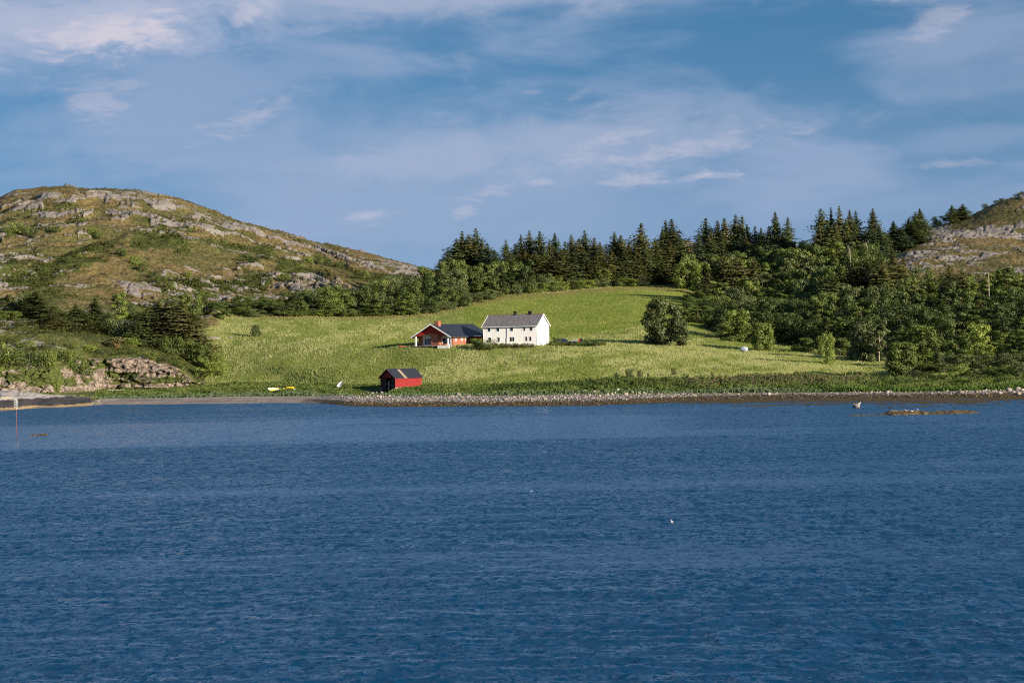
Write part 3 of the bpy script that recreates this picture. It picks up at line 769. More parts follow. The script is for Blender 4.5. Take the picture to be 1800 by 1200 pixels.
def plant(shape, tint, px_, top, Y=None, base=None, wpx=None, label='', group=None, bark=None, cat=None, hlim=(1.0, 24.0), grow=1.0):
    if base is not None:
        X, Yw, Zg = hit(px_, base)
    else:
        Yw = Y * S; qx = level(px_, top)[0]; X = (qx - 900) / F * Yw; Zg = ground(X, Yw)
    qx, qy = level(px_, top)
    zt = H - (qy - HZ) * Yw / F
    h = (zt - Zg) * grow; h = min(max(h, hlim[0]), hlim[1])
    r, Ht, Rc = tree_root(shape, tint, bark)
    sz = h / Ht
    sx = (wpx * (rnd.uniform(1.6, 2.2) if shape[0] == 'spruce' else 1.0) * Yw / F / 2 / Rc) if wpx else min(max(sz, .45), 1.15) * (.9 + .25 * rnd.random())
    r.location = (X, Yw, Zg - .05); ln = R(2.2) if shape[0] == 'spruce' else R(4); r.rotation_euler = (rnd.uniform(-ln, ln), rnd.uniform(-ln, ln), rnd.random() * 6.28); r.scale = (sx, sx * (.9 + .2 * rnd.random()), sz)
    cat = cat or {'spruce_tree': 'spruce tree', 'leafy_bush': 'bush', 'broadleaf_tree': 'tree'}[r.name.split('.')[0]]
    tag(r, label, cat, group)
    TREE_N[0] += 1
    return r, h

# ------------------------------------------------------------------ water
def water():
    qy = np.concatenate([[1900, 1600, 1400, 1310], np.arange(1270, 690, -1.5), [680, 670, 660, 650, 640, 630, 622, 616, 611, 608, 606, 605, 604]])
    Yr = H * F / (qy - HZ)
    cx = np.concatenate([[-9000, -5000, -2500, -1500, -900, -500, -250], np.arange(-150, 1950, 3.0), [2050, 2300, 2700, 3300, 4300, 6800, 10800]])
    Xg = (cx[None] - 900) / F * Yr[:, None]; Yg = np.broadcast_to(Yr[:, None], Xg.shape)
    dY = 1.5 * Yg ** 2 / (F * H)
    calm = .85 * sst(fbm(Xg / 70 + 3, Yg / 9, 5, 70, .6), .44, .62)
    # calmer lanes left by passing wakes: they run across the bay, parallel to the shore
    qg = HZ + H * F / (Yg + 2.2 * (fbm(Xg / 45, Yg / 60, 3, 71) - .5) * Yg / 160 + .012 * Xg)
    lane = [(700, .05), (717, .1), (728, .5), (738, .85), (771, .9), (774, .05), (820, .05), (829, .9), (836, .35), (846, .3), (855, 1.0), (866, .15), (900, .0), (905, .8), (911, .1), (928, .05), (933, .7), (939, .1), (964, .15), (972, .9), (1002, 1.0), (1014, .3), (1040, .5), (1075, .3), (1120, .45), (1250, .4)]
    lv = np.interp(qg, [p[0] for p in lane], [p[1] for p in lane])
    calm = np.clip(.35 * calm + lv * (.45 + .75 * sst(fbm(Xg / 60, Yg / 40, 3, 72), .3, .6)), 0, 1)
    amp = 1.0 - .55 * calm
    def ridge(x, y, s): 
        a = vnoise(x, y, s); return 1 - np.abs(2 * a - 1)
    wx = Xg + .8 * fbm(Xg / 3, Yg / 3, 2, 73); wy = Yg + .25 * Xg * .3
    z = .17 * (ridge(wx / 3.6, wy / 2.3, 74) - .5) * sst(dY, 1.6, .6)
    z = z + .10 * (ridge(wx / 1.15 + 5, wy / 1.1, 75) - .5) * sst(dY, .65, .25)
    z = z + .045 * (ridge(wx / .55, wy / .55 + 3, 76) - .5) * sst(dY, .3, .12)
    z = z * amp + .10 * (fbm(Xg / 16, Yg / 9, 2, 77) - .5) * sst(dY, 4, 2)
    z = z * sst(Yg, 460, 380)
    v = np.stack([Xg, Yg, z], -1).reshape(-1, 3)
    n1, n2 = Xg.shape; idx = np.arange(n1 * n2).reshape(n1, n2)
    f = np.stack([idx[:-1, :-1], idx[:-1, 1:], idx[1:, 1:], idx[1:, :-1]], -1).reshape(-1, 4)
    m, g, b, o = material('sea_water')
    P = g.n('ShaderNodeNewGeometry').outputs['Position']; x, y, zz = g.sep(P)
    a = g.n('ShaderNodeAttribute', attribute_name='calm').outputs['Fac']
    b.inputs['Base Color'].default_value = (.002, .036, .092, 1)
    b.inputs['Roughness'].default_value = .12; b.inputs['IOR'].default_value = 1.333
    # wavelet facets: two slope fields at several wavelengths, tilting the surface normal
    def slope(k0, amp):
        t_ = None
        for sx_, sy_, a_, o_ in ((.12, .05, .40, 0), (.55, .26, .8, 11), (1.9, 1.0, 1.25, 23), (5.5, 3.2, 1.0, 37)):
            nz = g.m('MULTIPLY', g.m('SUBTRACT', g.noise(g.xyz(g.m('MULTIPLY', x, sx_), g.m('MULTIPLY', y, sy_), o_ + k0), 1.0, 2, .55, .5), .5), a_ * amp)
            t_ = nz if t_ is None else g.m('ADD', t_, nz)
        return t_
    k = g.lin(a, 0, 1, 1.15, .22)
    def ticks(sx_, sy_, o_, lo, hi, a_):
        return g.m('MULTIPLY', g.ss(g.noise(g.xyz(g.m('MULTIPLY', x, sx_), g.m('MULTIPLY', y, sy_), o_), 1.0, 3, .6, .7), lo, hi), a_)
    steep = g.m('ADD', g.m('ADD', ticks(2.1, 1.1, 71.0, .54, .62, .60), ticks(.8, .30, 91.0, .54, .66, .16)), ticks(5.5, 3.0, 17.0, .54, .64, .36))
    sx = g.m('MULTIPLY', slope(0.0, .24), k); sy = g.m('ADD', g.m('MULTIPLY', g.m('ADD', slope(55.0, .26), steep), k), g.lin(a, 0, 1, .095, .055))
    gn = g.n('ShaderNodeNewGeometry').outputs['Normal']
    nv = g.n('ShaderNodeVectorMath', operation='NORMALIZE'); g.put(nv.inputs[0], g.vm('SUBTRACT', gn, g.xyz(sx, sy, 0.0)))
    g.put(b.inputs['Normal'], nv.outputs[0])
    tag(link('sea', mesh_np('sea', v, f, m, {'calm': np.clip(calm, 0, 1).ravel()}, smooth=True)), kind='structure')
water()


def seaweed():
    """brown weed lying at the surface in the shallows along the right-hand shore"""
    cq = np.arange(1040, 1990, 1.6); ro = np.arange(0, 1, 1 / 46)
    Yw = np.interp(cq, qc, LY[1]) * S
    Yg = Yw[None] + 3 - ro[:, None] ** 1.2 * 62; Xg = (cq[None] - 900) / F * Yg
    n = fbm(Xg / 26, Yg / 3.2, 5, 80, .55)
    wdt = sst(cq, 1050, 1300)[None]
    thr = .20 + ro[:, None] ** .8 * .50 / np.maximum(wdt, .05)
    keep = (n > thr)
    z = .02 + .09 * fbm(Xg / .8, Yg / .8, 2, 81) * keep
    idx = np.arange(Xg.size).reshape(Xg.shape)
    Q = np.stack([idx[:-1, :-1], idx[1:, :-1], idx[1:, 1:], idx[:-1, 1:]], -1)[keep[:-1, :-1]]
    u, inv = np.unique(Q, return_inverse=True); Vv = np.stack([Xg, Yg, z], -1).reshape(-1, 3)[u]
    m, g, b, o = material('wet_weed'); P = g.n('ShaderNodeNewGeometry').outputs['Position']
    nz = g.noise(P, 1.2, 5, .65)
    g.put(b.inputs['Base Color'], g.mix(g.ss(nz, .35, .65), (.045, .034, .016, 1), (.12, .085, .036, 1))); b.inputs['Roughness'].default_value = .9; b.inputs['Specular IOR Level'].default_value = .1
    bm = g.n('ShaderNodeBump'); bm.inputs['Distance'].default_value = .1; g.put(bm.inputs['Height'], nz); g.put(b.inputs['Normal'], bm.outputs[0])
    tag(link('floating_seaweed', mesh_np('floating_seaweed', Vv, inv.reshape(-1, 4), m)), 'brown seaweed lying at the surface of the shallows along the right shore', 'seaweed', kind='stuff')
    return m
M_WEED = seaweed()

# ------------------------------------------------------------------ buildings
def cladding(name, col, dark, period, var=.06, vertical=True):
    m, g, b, o = material(name); P = g.n('ShaderNodeTexCoord').outputs['Object']; x, y, z = g.sep(P)
    s_ = g.m('ADD', x, y); fr = g.m('FRACT', g.m('DIVIDE', s_, period))
    gap = g.m('MULTIPLY', g.ss(fr, .0, .06), g.ss(fr, 1.0, .94))
    cell = g.m('FLOOR', g.m('DIVIDE', s_, period)); wn = g.n('ShaderNodeTexWhiteNoise', noise_dimensions='1D'); g.put(wn.inputs['W'], cell)
    k = g.m('MULTIPLY', g.lin(wn.outputs[0], 0, 1, 1 - var, 1 + var), g.lin(g.noise(g.xyz(g.m('MULTIPLY', s_, 3), 0.0, z), .8, 5, .65), .3, .7, 1 - var, 1 + var * .6))
    c = g.mix(gap, tuple(dark) + (1,), tuple(col) + (1,)); c = g.vm('MULTIPLY', c, g.xyz(k, k, k))
    g.put(b.inputs['Base Color'], c); b.inputs['Roughness'].default_value = .75; b.inputs['Specular IOR Level'].default_value = .2
    bm = g.n('ShaderNodeBump'); bm.inputs['Distance'].default_value = .02; g.put(bm.inputs['Height'], gap); g.put(b.inputs['Normal'], bm.outputs[0])
    return m
def brick_mat():
    m, g, b, o = material('brick'); P = g.n('ShaderNodeTexCoord').outputs['Object']; x, y, z = g.sep(P)
    br = g.n('ShaderNodeTexBrick'); g.put(br.inputs['Vector'], g.xyz(g.m('ADD', x, y), z, 0.0)); br.inputs['Scale'].default_value = 4.0
    br.inputs['Color1'].default_value = (.34, .10, .045, 1); br.inputs['Color2'].default_value = (.25, .065, .035, 1); br.inputs['Mortar'].default_value = (.30, .17, .12, 1); br.inputs['Mortar Size'].default_value = .02
    n = g.lin(g.noise(P, 1.2, 4, .6), .3, .7, .85, 1.15); g.put(b.inputs['Base Color'], g.vm('MULTIPLY', br.outputs['Color'], g.xyz(n, n, n))); b.inputs['Roughness'].default_value = .85
    return m
M_WHITE = simple('white_paint', (.84, .82, .79), .55, .03, 2)
M_WCLAD = cladding('white_cladding', (.87, .84, .82), (.80, .78, .76), .62, .03)
M_RCLAD = cladding('red_cladding', (.34, .028, .022), (.18, .018, .016), .30, .1)
M_BRED = cladding('boathouse_red', (.25, .020, .020), (.17, .015, .015), .24, .08)
M_BRICK = brick_mat()
M_CHIM = simple('chimney_black', (.012, .014, .02), .6)
M_DARKROOF = simple('dark_roof', (.018, .022, .032), .55, .12, 1.5, .35)
M_WOODG = simple('weathered_wood', (.30, .25, .20), .85, .25, 3)
M_DARKWOOD = simple('dark_wood', (.035, .033, .035), .85, .25, 3)
M_CONC = simple('concrete', (.30, .28, .25), .9, .15, 2)
M_INNER = simple('interior', (.05, .045, .04), .9)
M_CURT = simple('curtain', (.32, .27, .29), .9, .2, 5)
M_SEAM = simple('seam_grey', (.09, .095, .11), .5)
M_METAL = simple('grey_metal', (.25, .26, .28), .5, .15, 3, .5)
def glass_mat():
    m, g, b, o = material('window_glass')
    b.inputs['Base Color'].default_value = (.012, .028, .05, 1); b.inputs['Roughness'].default_value = .06; b.inputs['Specular IOR Level'].default_value = .6
    bm = g.n('ShaderNodeBump'); bm.inputs['Distance'].default_value = .02; g.put(bm.inputs['Height'], g.noise(g.n('ShaderNodeTexCoord').outputs['Object'], 1.5, 2)); g.put(b.inputs['Normal'], bm.outputs[0])
    return m
M_GLASS = glass_mat()
def slate_mat():
    m, g, b, o = material('slate'); P = g.n('ShaderNodeTexCoord').outputs['Object']; x, y, z = g.sep(P)
    vo = g.n('ShaderNodeTexVoronoi'); g.put(vo.inputs['Vector'], g.xyz(g.m('MULTIPLY', x, 2.2), g.m('MULTIPLY', y, 2.6), 0.0)); vo.inputs['Scale'].default_value = 1.3
    s_ = g.sep(vo.outputs['Color'])[0]; n = g.noise(P, 1.0, 5, .7)
    c = g.mix(g.m('ADD', g.m('MULTIPLY', s_, .6), g.m('MULTIPLY', n, .4)), (.085, .078, .080, 1), (.205, .188, .185, 1))
    c = g.mix(g.m('MULTIPLY', g.ss(g.noise(P, 2.3, 4, .7), .62, .70), .6), c, (.48, .46, .42, 1))
    g.put(b.inputs['Base Color'], c); b.inputs['Roughness'].default_value = .7
    bm = g.n('ShaderNodeBump'); bm.inputs['Distance'].default_value = .03; g.put(bm.inputs['Height'], s_); g.put(b.inputs['Normal'], bm.outputs[0]); return m
M_SLATE = slate_mat()


def holed_wall(mb, L, z0, z1, th, holes, y=0.0, axis='x', x0=0.0):
    """wall running along local x (or y) split into boxes that leave the openings free"""
    xs = sorted({x0, x0 + L, *[h[0] for h in holes], *[h[1] for h in holes]}); zs = sorted({z0, z1, *[h[2] for h in holes], *[h[3] for h in holes]})
    for a, b_ in zip(xs[:-1], xs[1:]):
        run = None
        for c, d in zip(zs[:-1], zs[1:]):
            solid = not any(h[0] <= a + 1e-6 and h[1] >= b_ - 1e-6 and h[2] <= c + 1e-6 and h[3] >= d - 1e-6 for h in holes)
            if solid: run = (run[0], d) if run else (c, d)
            if (not solid or d == zs[-1]) and run:
                if axis == 'x': mb.box(a, b_, y, y + th, run[0], run[1])
                else: mb.box(y, y + th, a, b_, run[0], run[1])
                run = None
    return mb


def window(parent, a0, a1, z0, z1, y=0.0, axis='x', frame=.07, mull=(), curtain=None, mat=None, name='window'):
    """frame (part) > pane(s) (sub-parts) in an opening; y = outer face"""
    fm = MB(); e = .03
    def bx(m, p0, p1, q0, q1, d0, d1):
        if axis == 'x': m.box(p0, p1, y + d0, y + d1, q0, q1)
        else: m.box(y - d1, y - d0, p0, p1, q0, q1)
    bx(fm, a0 - .05, a0 + frame, z0 - .05, z1 + .05, -e, .1); bx(fm, a1 - frame, a1 + .05, z0 - .05, z1 + .05, -e, .1)
    bx(fm, a0 + frame, a1 - frame, z0 - .05, z0 + frame, -e, .1); bx(fm, a0 + frame, a1 - frame, z1 - frame, z1 + .05, -e, .1)
    for mx_ in mull: bx(fm, mx_ - .035, mx_ + .035, z0 + frame, z1 - frame, -e + .01, .09)
    f_ = fm.build(name, mat or M_WHITE, parent)
    edges = [a0 + frame] + [q for mx_ in mull for q in (mx_ - .035, mx_ + .035)] + [a1 - frame]
    for i in range(0, len(edges), 2):
        p = MB(); bx(p, edges[i], edges[i + 1], z0 + frame, z1 - frame, .05, .065); p.build('pane', M_GLASS, f_)
    if curtain is not None:
        p = MB(); bx(p, a0 + frame, a0 + frame + (a1 - a0) * curtain, z0 + frame, z1 - frame, .035, .045); p.build('curtain', M_CURT, f_)
    return f_


def gable_roof(L, W, ze, zr, ov_e, ov_g, th, along='x'):
    """closed roof slab; ridge along x (or y)"""
    k = (zr - ze) / (W / 2); a = -ov_e; za = ze - k * ov_e
    prof = [(a, za), (W / 2, zr), (W + ov_e, za), (W + ov_e, za + th), (W / 2, zr + th * 1.15), (a, za + th)]
    mb = MB()
    # two quads of thickness each
    mb.prism([prof[0], prof[1], prof[4], prof[5]], -ov_g, L + ov_g, 'x' if along == 'x' else 'y')
    mb.prism([prof[1], prof[2], prof[3], prof[4]], -ov_g, L + ov_g, 'x' if along == 'x' else 'y')
    return mb, k, za


def farmhouse():
    th_ = R(18); Yc = 600 * S
    X0, Y0, _ = at(944, 606.5, Yc); L, W = 15.1, 11.2
    zb = at(944, 607.3, Yc)[2]; ze = at(944, 572.0, Yc)[2] - zb; zr = ze + 3.0
    ox = X0 - L * math.cos(th_); oy = Y0 + L * math.sin(th_)
    r = empty('farmhouse', (ox, oy, zb), -th_)
    tag(r, 'white two-storey farmhouse with grey slate roof and two black chimneys', 'house')
    KEEP.append((ox + 9, oy - 2, 4)); KEEP.append((ox + 5, oy + 2, 6)); KEEP.append((ox + 12, oy - 1, 6))
    sx = L / 1025.0; sz = ze / 350.0
    up = [(303, 50), (472, 50), (735, 52), (972, 52), (1107, 52)]
    holes = []
    for c, wd in up:
        cx = (c - 190) * sx; holes.append((cx - .46, cx + .46, ze - 1.36, ze - .36))
    lo = [(312, .86, 1.25), (480, .86, 1.25), (741, 1.45, 1.25), (1008, .88, 1.2), (1085, .88, 1.2)]
    for c, wd, hh in lo:
        cx = (c - 190) * sx; zc = ze * .345; holes.append((cx - wd / 2, cx + wd / 2, zc - hh / 2, zc + hh / 2))
    mb = MB(); t = .2
    holed_wall(mb, L, 0, ze, t, holes); mb.box(0, L, W - t, W, 0, ze)
    # gable walls
    k = 3.0 / (W / 2)
    for xa, xb in ((0, t), (L - t, L)):
        mb.prism([(t, 0), (W - t, 0), (W - t, ze + k * t), (W / 2, zr), (t, ze + k * t)], xa, xb, 'x')
    mb.build('wall', M_WCLAD, r)
    MB().box(.25, L - .25, .25, W - .25, 2.45, 2.6).box(.25, L - .25, 2.5, 2.6, .05, ze).build('floor_slab', M_INNER, r)
    MB().box(.04, L - .04, .04, W - .04, -1.6, .0).box(L - 2.2, L + .02, -.02, .04, -1.6, .12).build('foundation', M_CONC, r)
    rf, k, za = gable_roof(L, W, ze, zr, .38, .28, .14)
    ro = rf.build('roof', M_SLATE, r)
    MB().box(-.28, L + .28, W / 2 - .14, W / 2 + .14, zr + .10, zr + .24).build('ridge_cap', simple('ridge_tile', (.20, .11, .075), .8, .2, 4), ro)
    for xs_ in ((-.36, -.282), (L + .282, L + .36)):
        m2 = MB(); pr = [(-.45, za - .10), (W / 2, zr - .06), (W + .45, za - .10), (W + .45, za + .17), (W / 2, zr + .24), (-.45, za + .17)]
        m2.prism([pr[0], pr[1], pr[4], pr[5]], xs_[0], xs_[1], 'x'); m2.prism([pr[1], pr[2], pr[3], pr[4]], xs_[0], xs_[1], 'x'); m2.build('bargeboard', M_WHITE, ro)
    for c, wd in ((687, .62), (972, .9)):
        cx = (c - 190) * sx; ch = MB().box(cx - wd / 2, cx + wd / 2, W / 2 - .35, W / 2 + .35, zr - .3, zr + .92).build('chimney', M_CHIM, ro)
        MB().box(cx - wd / 2 - .05, cx + wd / 2 + .05, W / 2 - .40, W / 2 + .40, zr + .92, zr + 1.02).build('chimney_cap', M_CHIM, ch)
    MB().tube([(-.2, -.46, za + .04), (L + .2, -.46, za + .04)], [.07, .07], 6).build('gutter', M_WHITE, r)
    gx = (655 - 190) * sx
    MB().tube([(gx, -.44, za + .02), (gx, -.09, ze - .35), (gx, -.09, ze * .47), (gx - .18, -.09, ze * .42), (gx - .22, -.09, 0.0)], [.06] * 5, 6).build('downpipe', simple('grey_pipe', (.38, .38, .38), .6), r)
    MB().box(-.02, .12, -.035, -.004, 0, ze).build('corner_board', M_WHITE, r); MB().box(L - .12, L + .036, -.035, -.004, 0, ze).build('corner_board', M_WHITE, r)
    for i, h in enumerate(holes):
        wd = h[1] - h[0]
        window(r, *h, frame=.045, mull=((h[0] + h[1]) / 2,) if wd > 1 else (), curtain={3: .45, 6: .35, 8: .4, 9: .35}.get(i))
    return r


def red_house():
    th_ = R(24); Yc = 598 * S
    X0, Y0, _ = at(788.5, 606.5, Yc); zb = at(788.5, 606.8, Yc)[2]
    W, L = 10.1, 26.0
    ze = at(788, 590.3, Yc)[2] - zb + .1; zr = at(754, 570.6, Yc + 3)[2] - zb
    ox = X0 - W * math.cos(th_); oy = Y0 + W * math.sin(th_)
    r = empty('red_house', (ox, oy, zb), -th_)
    tag(r, 'low red brick and wood house with dark roof and gabled veranda', 'house')
    for d in range(0, 28, 4): KEEP.append((ox + 4.6 + d * .41, oy - 2.1 + d * .91, 5.6))
    hip = 2.0; rec = 2.6     # the front wall stands back under the gable
    # brick side wall (right), back, left
    holesR = [(4.1, 4.85, 1.05, 1.75), (8.0, 8.7, 1.2, 1.8), (10.7, 11.5, 1.2, 1.85), (13.6, 14.3, 1.2, 1.8)]
    mb = MB(); holed_wall(mb, L - rec, 0, ze - .05, .22, holesR, y=W - .22, axis='y', x0=rec)
    mb.box(0, .22, rec, L, 0, ze - .05).box(.22, W - .22, L - .22, L, 0, ze - .05)
    mb.build('wall', M_BRICK, r)
    # front wall with glazed openings, white above
    fr = [(1.7, 4.65, .25, 2.0), (7.0, 9.5, .25, 2.0)]
    zt = min(ze + .5, 3.0)
    mb = MB(); holed_wall(mb, W - .44, 0, ze - .05, .2, fr, y=rec, x0=.22); k = (zr - ze) / (W / 2)
    mb.prism([(.3, ze - .05), (W - .3, ze - .05), (W / 2, zr - .35)], rec, rec + .2, 'y'); mb.build('front_wall', simple('white_front', (.62, .60, .57), .7, .05), r)
    MB().box(.0, 1.25, rec - .03, rec + .25, 0, ze - .1).build('brick_pier', M_BRICK, r)
    MB().box(4.65, 6.75, .55, rec + .1, 0, ze + 1.05).build('brick_fireplace_wall', M_BRICK, r)
    window(r, *fr[0], y=rec, mull=(2.6, 3.35), name='window'); window(r, *fr[1], y=rec, mull=(8.7,), name='window')
    for h in holesR: window(r, *h, y=W, axis='y', frame=.12)
    MB().box(.4, W - .4, rec + 1.5, rec + 1.6, 0, ze).build('inner_wall', M_INNER, r)
    # red gable cladding
    pr = [(-.55, ze - .45), (W / 2, ze + .95), (W + .55, ze - .45), (W / 2, zr - .05)]
    k = (zr - ze) / (W / 2)
    g_ = MB(); g_.prism([(-.30, ze - .28), (W / 2, ze + .75), (W / 2, zr - .02)], .35, .47, 'y'); g_.prism([(W / 2, ze + .75), (W + .30, ze - .28), (W / 2, zr - .02)], .35, .47, 'y')
    g_.build('gable_cladding', M_RCLAD, r)
    rf, k, za = gable_roof(L, W, ze, zr, .75, .45, .16, along='y')
    ro = rf.build('roof', M_DARKROOF, r)
    m2 = MB(); q = [(-.85, za - .14), (W / 2, zr - .10), (W + .85, za - .14), (W + .85, za + .20), (W / 2, zr + .27), (-.85, za + .20)]
    m2.prism([q[0], q[1], q[4], q[5]], -.53, -.452, 'y'); m2.prism([q[1], q[2], q[3], q[4]], -.53, -.452, 'y'); m2.build('bargeboard', M_WHITE, ro)
    MB().box(-.80, -.74, -.45, L + .4, za - .06, za + .14).box(W + .74, W + .80, -.45, L + .4, za - .06, za + .14).build('eave_board', M_DARKWOOD, ro)
    ch = MB().box(W / 2 - .1, W / 2 + 1.05, 2.3, 3.9, zr - 1.0, zr + .95).build('chimney', M_BRICK, ro)
    for a in (.1, W - .45): MB().box(a, a + .38, .1, .48, -.05, ze - .1).build('veranda_post', M_WHITE, r)
    # deck
    d = MB().box(-1.4, W + 1.0, -1.6, rec, -.20, -.02).build('deck', M_WOODG, r)
    for i in range(8): MB().box(-1.2 + i * 1.8, -1.05 + i * 1.8, -1.5, -1.35, -1.6, -.2).build('deck_support', M_WOODG, r)
    MB().box(W - 2.4, W + 1.1, -1.85, -1.62, -.75, .04).build('deck_skirt', M_WHITE, r)
    MB().box(7.4, 8.9, 1.2, 1.7, 0, .45).build('bench', simple('orange_wood', (.45, .14, .05), .8), r)
    MB().box(3.35, 3.6, rec - .12, rec - .01, 2.55, 2.8).build('wall_lamp', M_CHIM, r)
    # side wing with a white fascia between the two houses
    wg = MB().box(W + .02, W + 2.9, 14.8, 15.0, -1, ze - .35).box(W + 2.7, W + 2.9, 15.0, 19, -1, ze - .35).build('carport_wall', M_RCLAD, r)
    c_ = MB().box(W + .85, W + 3.2, 14.0, 19.6, ze - .28, ze - .14).build('carport_roof', M_DARKROOF, r)
    MB().box(W + .85, W + 3.2, 13.9, 13.996, ze - .36, ze - .08).build('fascia', M_WHITE, c_)
    return r


def boathouse():
    th_ = R(51); x0, y0, z0 = _bh; Yc = y0
    zE = at(693.5, 663.3, Yc)[2]; zb = zE - 2.75
    W, L = 6.0, 7.9
    # near corner = front right
    ox = x0 - W * math.cos(th_); oy = y0 + W * math.sin(th_)
    r = empty('boathouse', (ox, oy, zb), -th_)
    tag(r, 'small red boathouse with dark metal roof standing open at the stony shore', 'boathouse')
    KEEP.append((x0 + (L * .5) * math.sin(th_) - 1.8, y0 + L * .5 * math.cos(th_) + 2, 4.6))
    ze = 2.75; zr = at(676.3, 648.4, y0 + 1.2)[2] - zb - .1; k = (zr - ze) / (W / 2)
    mb = MB().box(W - .12, W, .0, L, .35, ze).box(0, .12, .0, L, .35, ze).box(.12, W - .12, L - .12, L, .35, ze)
    mb.prism([(.0, ze), (W, ze), (W / 2, zr)], L - .12, L, 'y'); mb.build('wall', M_BRED, r)
    MB().prism([(0, ze - .05), (W, ze - .05), (W / 2, zr - .02)], -.02, .08, 'y').build('front_gable', M_BRED, r)
    MB().box(0, .2, .0, L, -1.6, .35).box(W - .2, W, .0, L, -1.6, .35).box(.2, W - .2, L - .2, L, -1.6, .35).build('plinth', M_CONC, r)
    fr = MB()
    for a in (.02, 1.95, 4.0, 5.85): fr.box(a - .0, a + .13, .1, .23, -1.5, ze - .06)
    fr.build('door_frame', M_DARKWOOD, r)
    MB().box(3.3, 3.62, -.16, .04, -1.55, 1.9).build('prop_post', M_WOODG, r)
    for (a, b_) in ((.18, 1.92), (4.15, 5.80)):
        dm = MB(); n = 6; wd = (b_ - a) / n
        for i in range(n): dm.box(a + i * wd + .01, a + (i + 1) * wd - .01, .25, .29, -1.3, ze - .15)
        dm.build('door', M_DARKWOOD, r)
    MB().tube([(2.0, -.02, 1.35), (5.9, -.02, .6)], [.035, .035], 5).build('rope', M_WOODG, r)
    MB().box(.2, W - .2, 4.2, 4.3, -1, ze).build('inner_wall', M_INNER, r)
    # roof of separate sheets, one of them translucent tan
    n = 9; y_a, y_b = -.35, L + .35; wd = (y_b - y_a) / n; ov = .32; za = ze - k * ov
    tan = simple('tan_sheet', (.30, .235, .155), .5, .1, 3); shm = simple('roof_sheet_grey', (.024, .027, .036), .45, .15, 2, .4)
    MB().prism([(-.28, za - .02), (W / 2, zr - .02), (W + .28, za - .02), (W / 2, zr - .13)], -.3, L + .3, 'y').build('roof_base', M_DARKWOOD, r)
    for side in (0, 1):
        for i in range(n):
            a = y_a + i * wd; e = .01 + .012 * (i % 2)
            m2 = MB()
            if side: m2.prism([(W / 2, zr), (W + ov, za), (W + ov, za + .04 + e), (W / 2, zr + .05 + e)], a, a + wd - .012, 'y')
            else: m2.prism([(-ov, za), (W / 2, zr), (W / 2, zr + .05 + e), (-ov, za + .04 + e)], a, a + wd - .012, 'y')
            m2.box(0, 0.001, 0, 0.001, 0, 0.001) if False else None
            s_ = m2.build('roof_sheet', tan if (side and i == 3) else shm, r)
            if side and i == 3: s_['label'] = 'tan translucent roof sheet'
            if side:
                rib = MB().prism([(W / 2, zr + .06), (W + ov, za + .05), (W + ov, za + .10), (W / 2, zr + .11)], a - .03, a + .03, 'y'); rib.build('seam', M_SEAM, s_)
    MB().box(-.35 + W / 2, .35 + W / 2 - .0, y_a, y_b, zr + .03, zr + .12) 
    MB().prism([(W / 2 - .22, zr - .06), (W / 2 + .22, zr - .06), (W / 2, zr + .14)], y_a - .02, y_b + .02, 'y').build('ridge_cap', shm, r)
    m3 = MB(); m3.prism([(-ov - .05, za - .08), (W / 2, zr - .08), (W / 2, zr + .10), (-ov - .05, za + .10)], y_a - .06, y_a - .003, 'y'); m3.prism([(W / 2, zr - .08), (W + ov + .05, za - .08), (W + ov + .05, za + .10), (W / 2, zr + .10)], y_a - .06, y_a - .003, 'y')
    m3.build('bargeboard', simple('dark_red_board', (.10, .03, .03), .7), r)
    return r

farmhouse(); red_house(); boathouse()

# ------------------------------------------------------------------ plants covering the ground
meadow_grass(); bank_herbs(); heath_plants()

# ------------------------------------------------------------------ trees
ORD = ['first', 'second', 'third', 'fourth', 'fifth', 'sixth', 'seventh', 'eighth', 'ninth', 'tenth', 'eleventh', 'twelfth', 'thirteenth', 'fourteenth', 'fifteenth', 'sixteenth', 'seventeenth', 'eighteenth', 'nineteenth', 'twentieth',
       'twenty-first', 'twenty-second', 'twenty-third', 'twenty-fourth', 'twenty-fifth', 'twenty-sixth', 'twenty-seventh', 'twenty-eighth', 'twenty-ninth', 'thirtieth']
# --- named single trees
plant(('hero', 0), 'grey', 1164, 527, base=606, wpx=74, label='big round grey-green tree standing alone at the right edge of the hayfield')
plant(('tall', 0), 'grey', 1200, 553, base=609, wpx=32, label='narrow pointed tree leaning against the big round field-edge tree')
plant(('hero', 1), 'bright', 1341, 566, base=617, wpx=44, label='small rounded bright tree just right of the white bundle')
plant(('tall', 1), 'bright', 210, 515, base=566, wpx=36, label='lone light green tree with bare lower trunk below the left hill', bark=BARK_P)
plant(('bush', 1), 'deep', 450, 570, base=591, wpx=20, label='small dark bush alone in the hayfield left of the houses', cat='bush')
plant(('hero', 0), 'grey', 1520, 565, base=634, wpx=56, label='pale-trunked tree standing out at the forest edge above the shore', bark=BARK_P)
plant(('tall', 2), 'grey', 1545, 570, base=636, wpx=34, label='slim pale-trunked tree right beside the stout one at the forest edge', bark=BARK_P)
plant(('hero', 1), 'green', 1583, 600, base=660, wpx=62, label='dense low tree at the forest corner nearest the bank')
plant(('round', 2), 'bright', 1455, 585, base=640, wpx=30, label='slender sunlit young tree before the dark wood')
plant(('round', 3), 'bright', 1300, 545, base=600, wpx=60, label='yellowish tree lit against the dark wood above the white bundle')

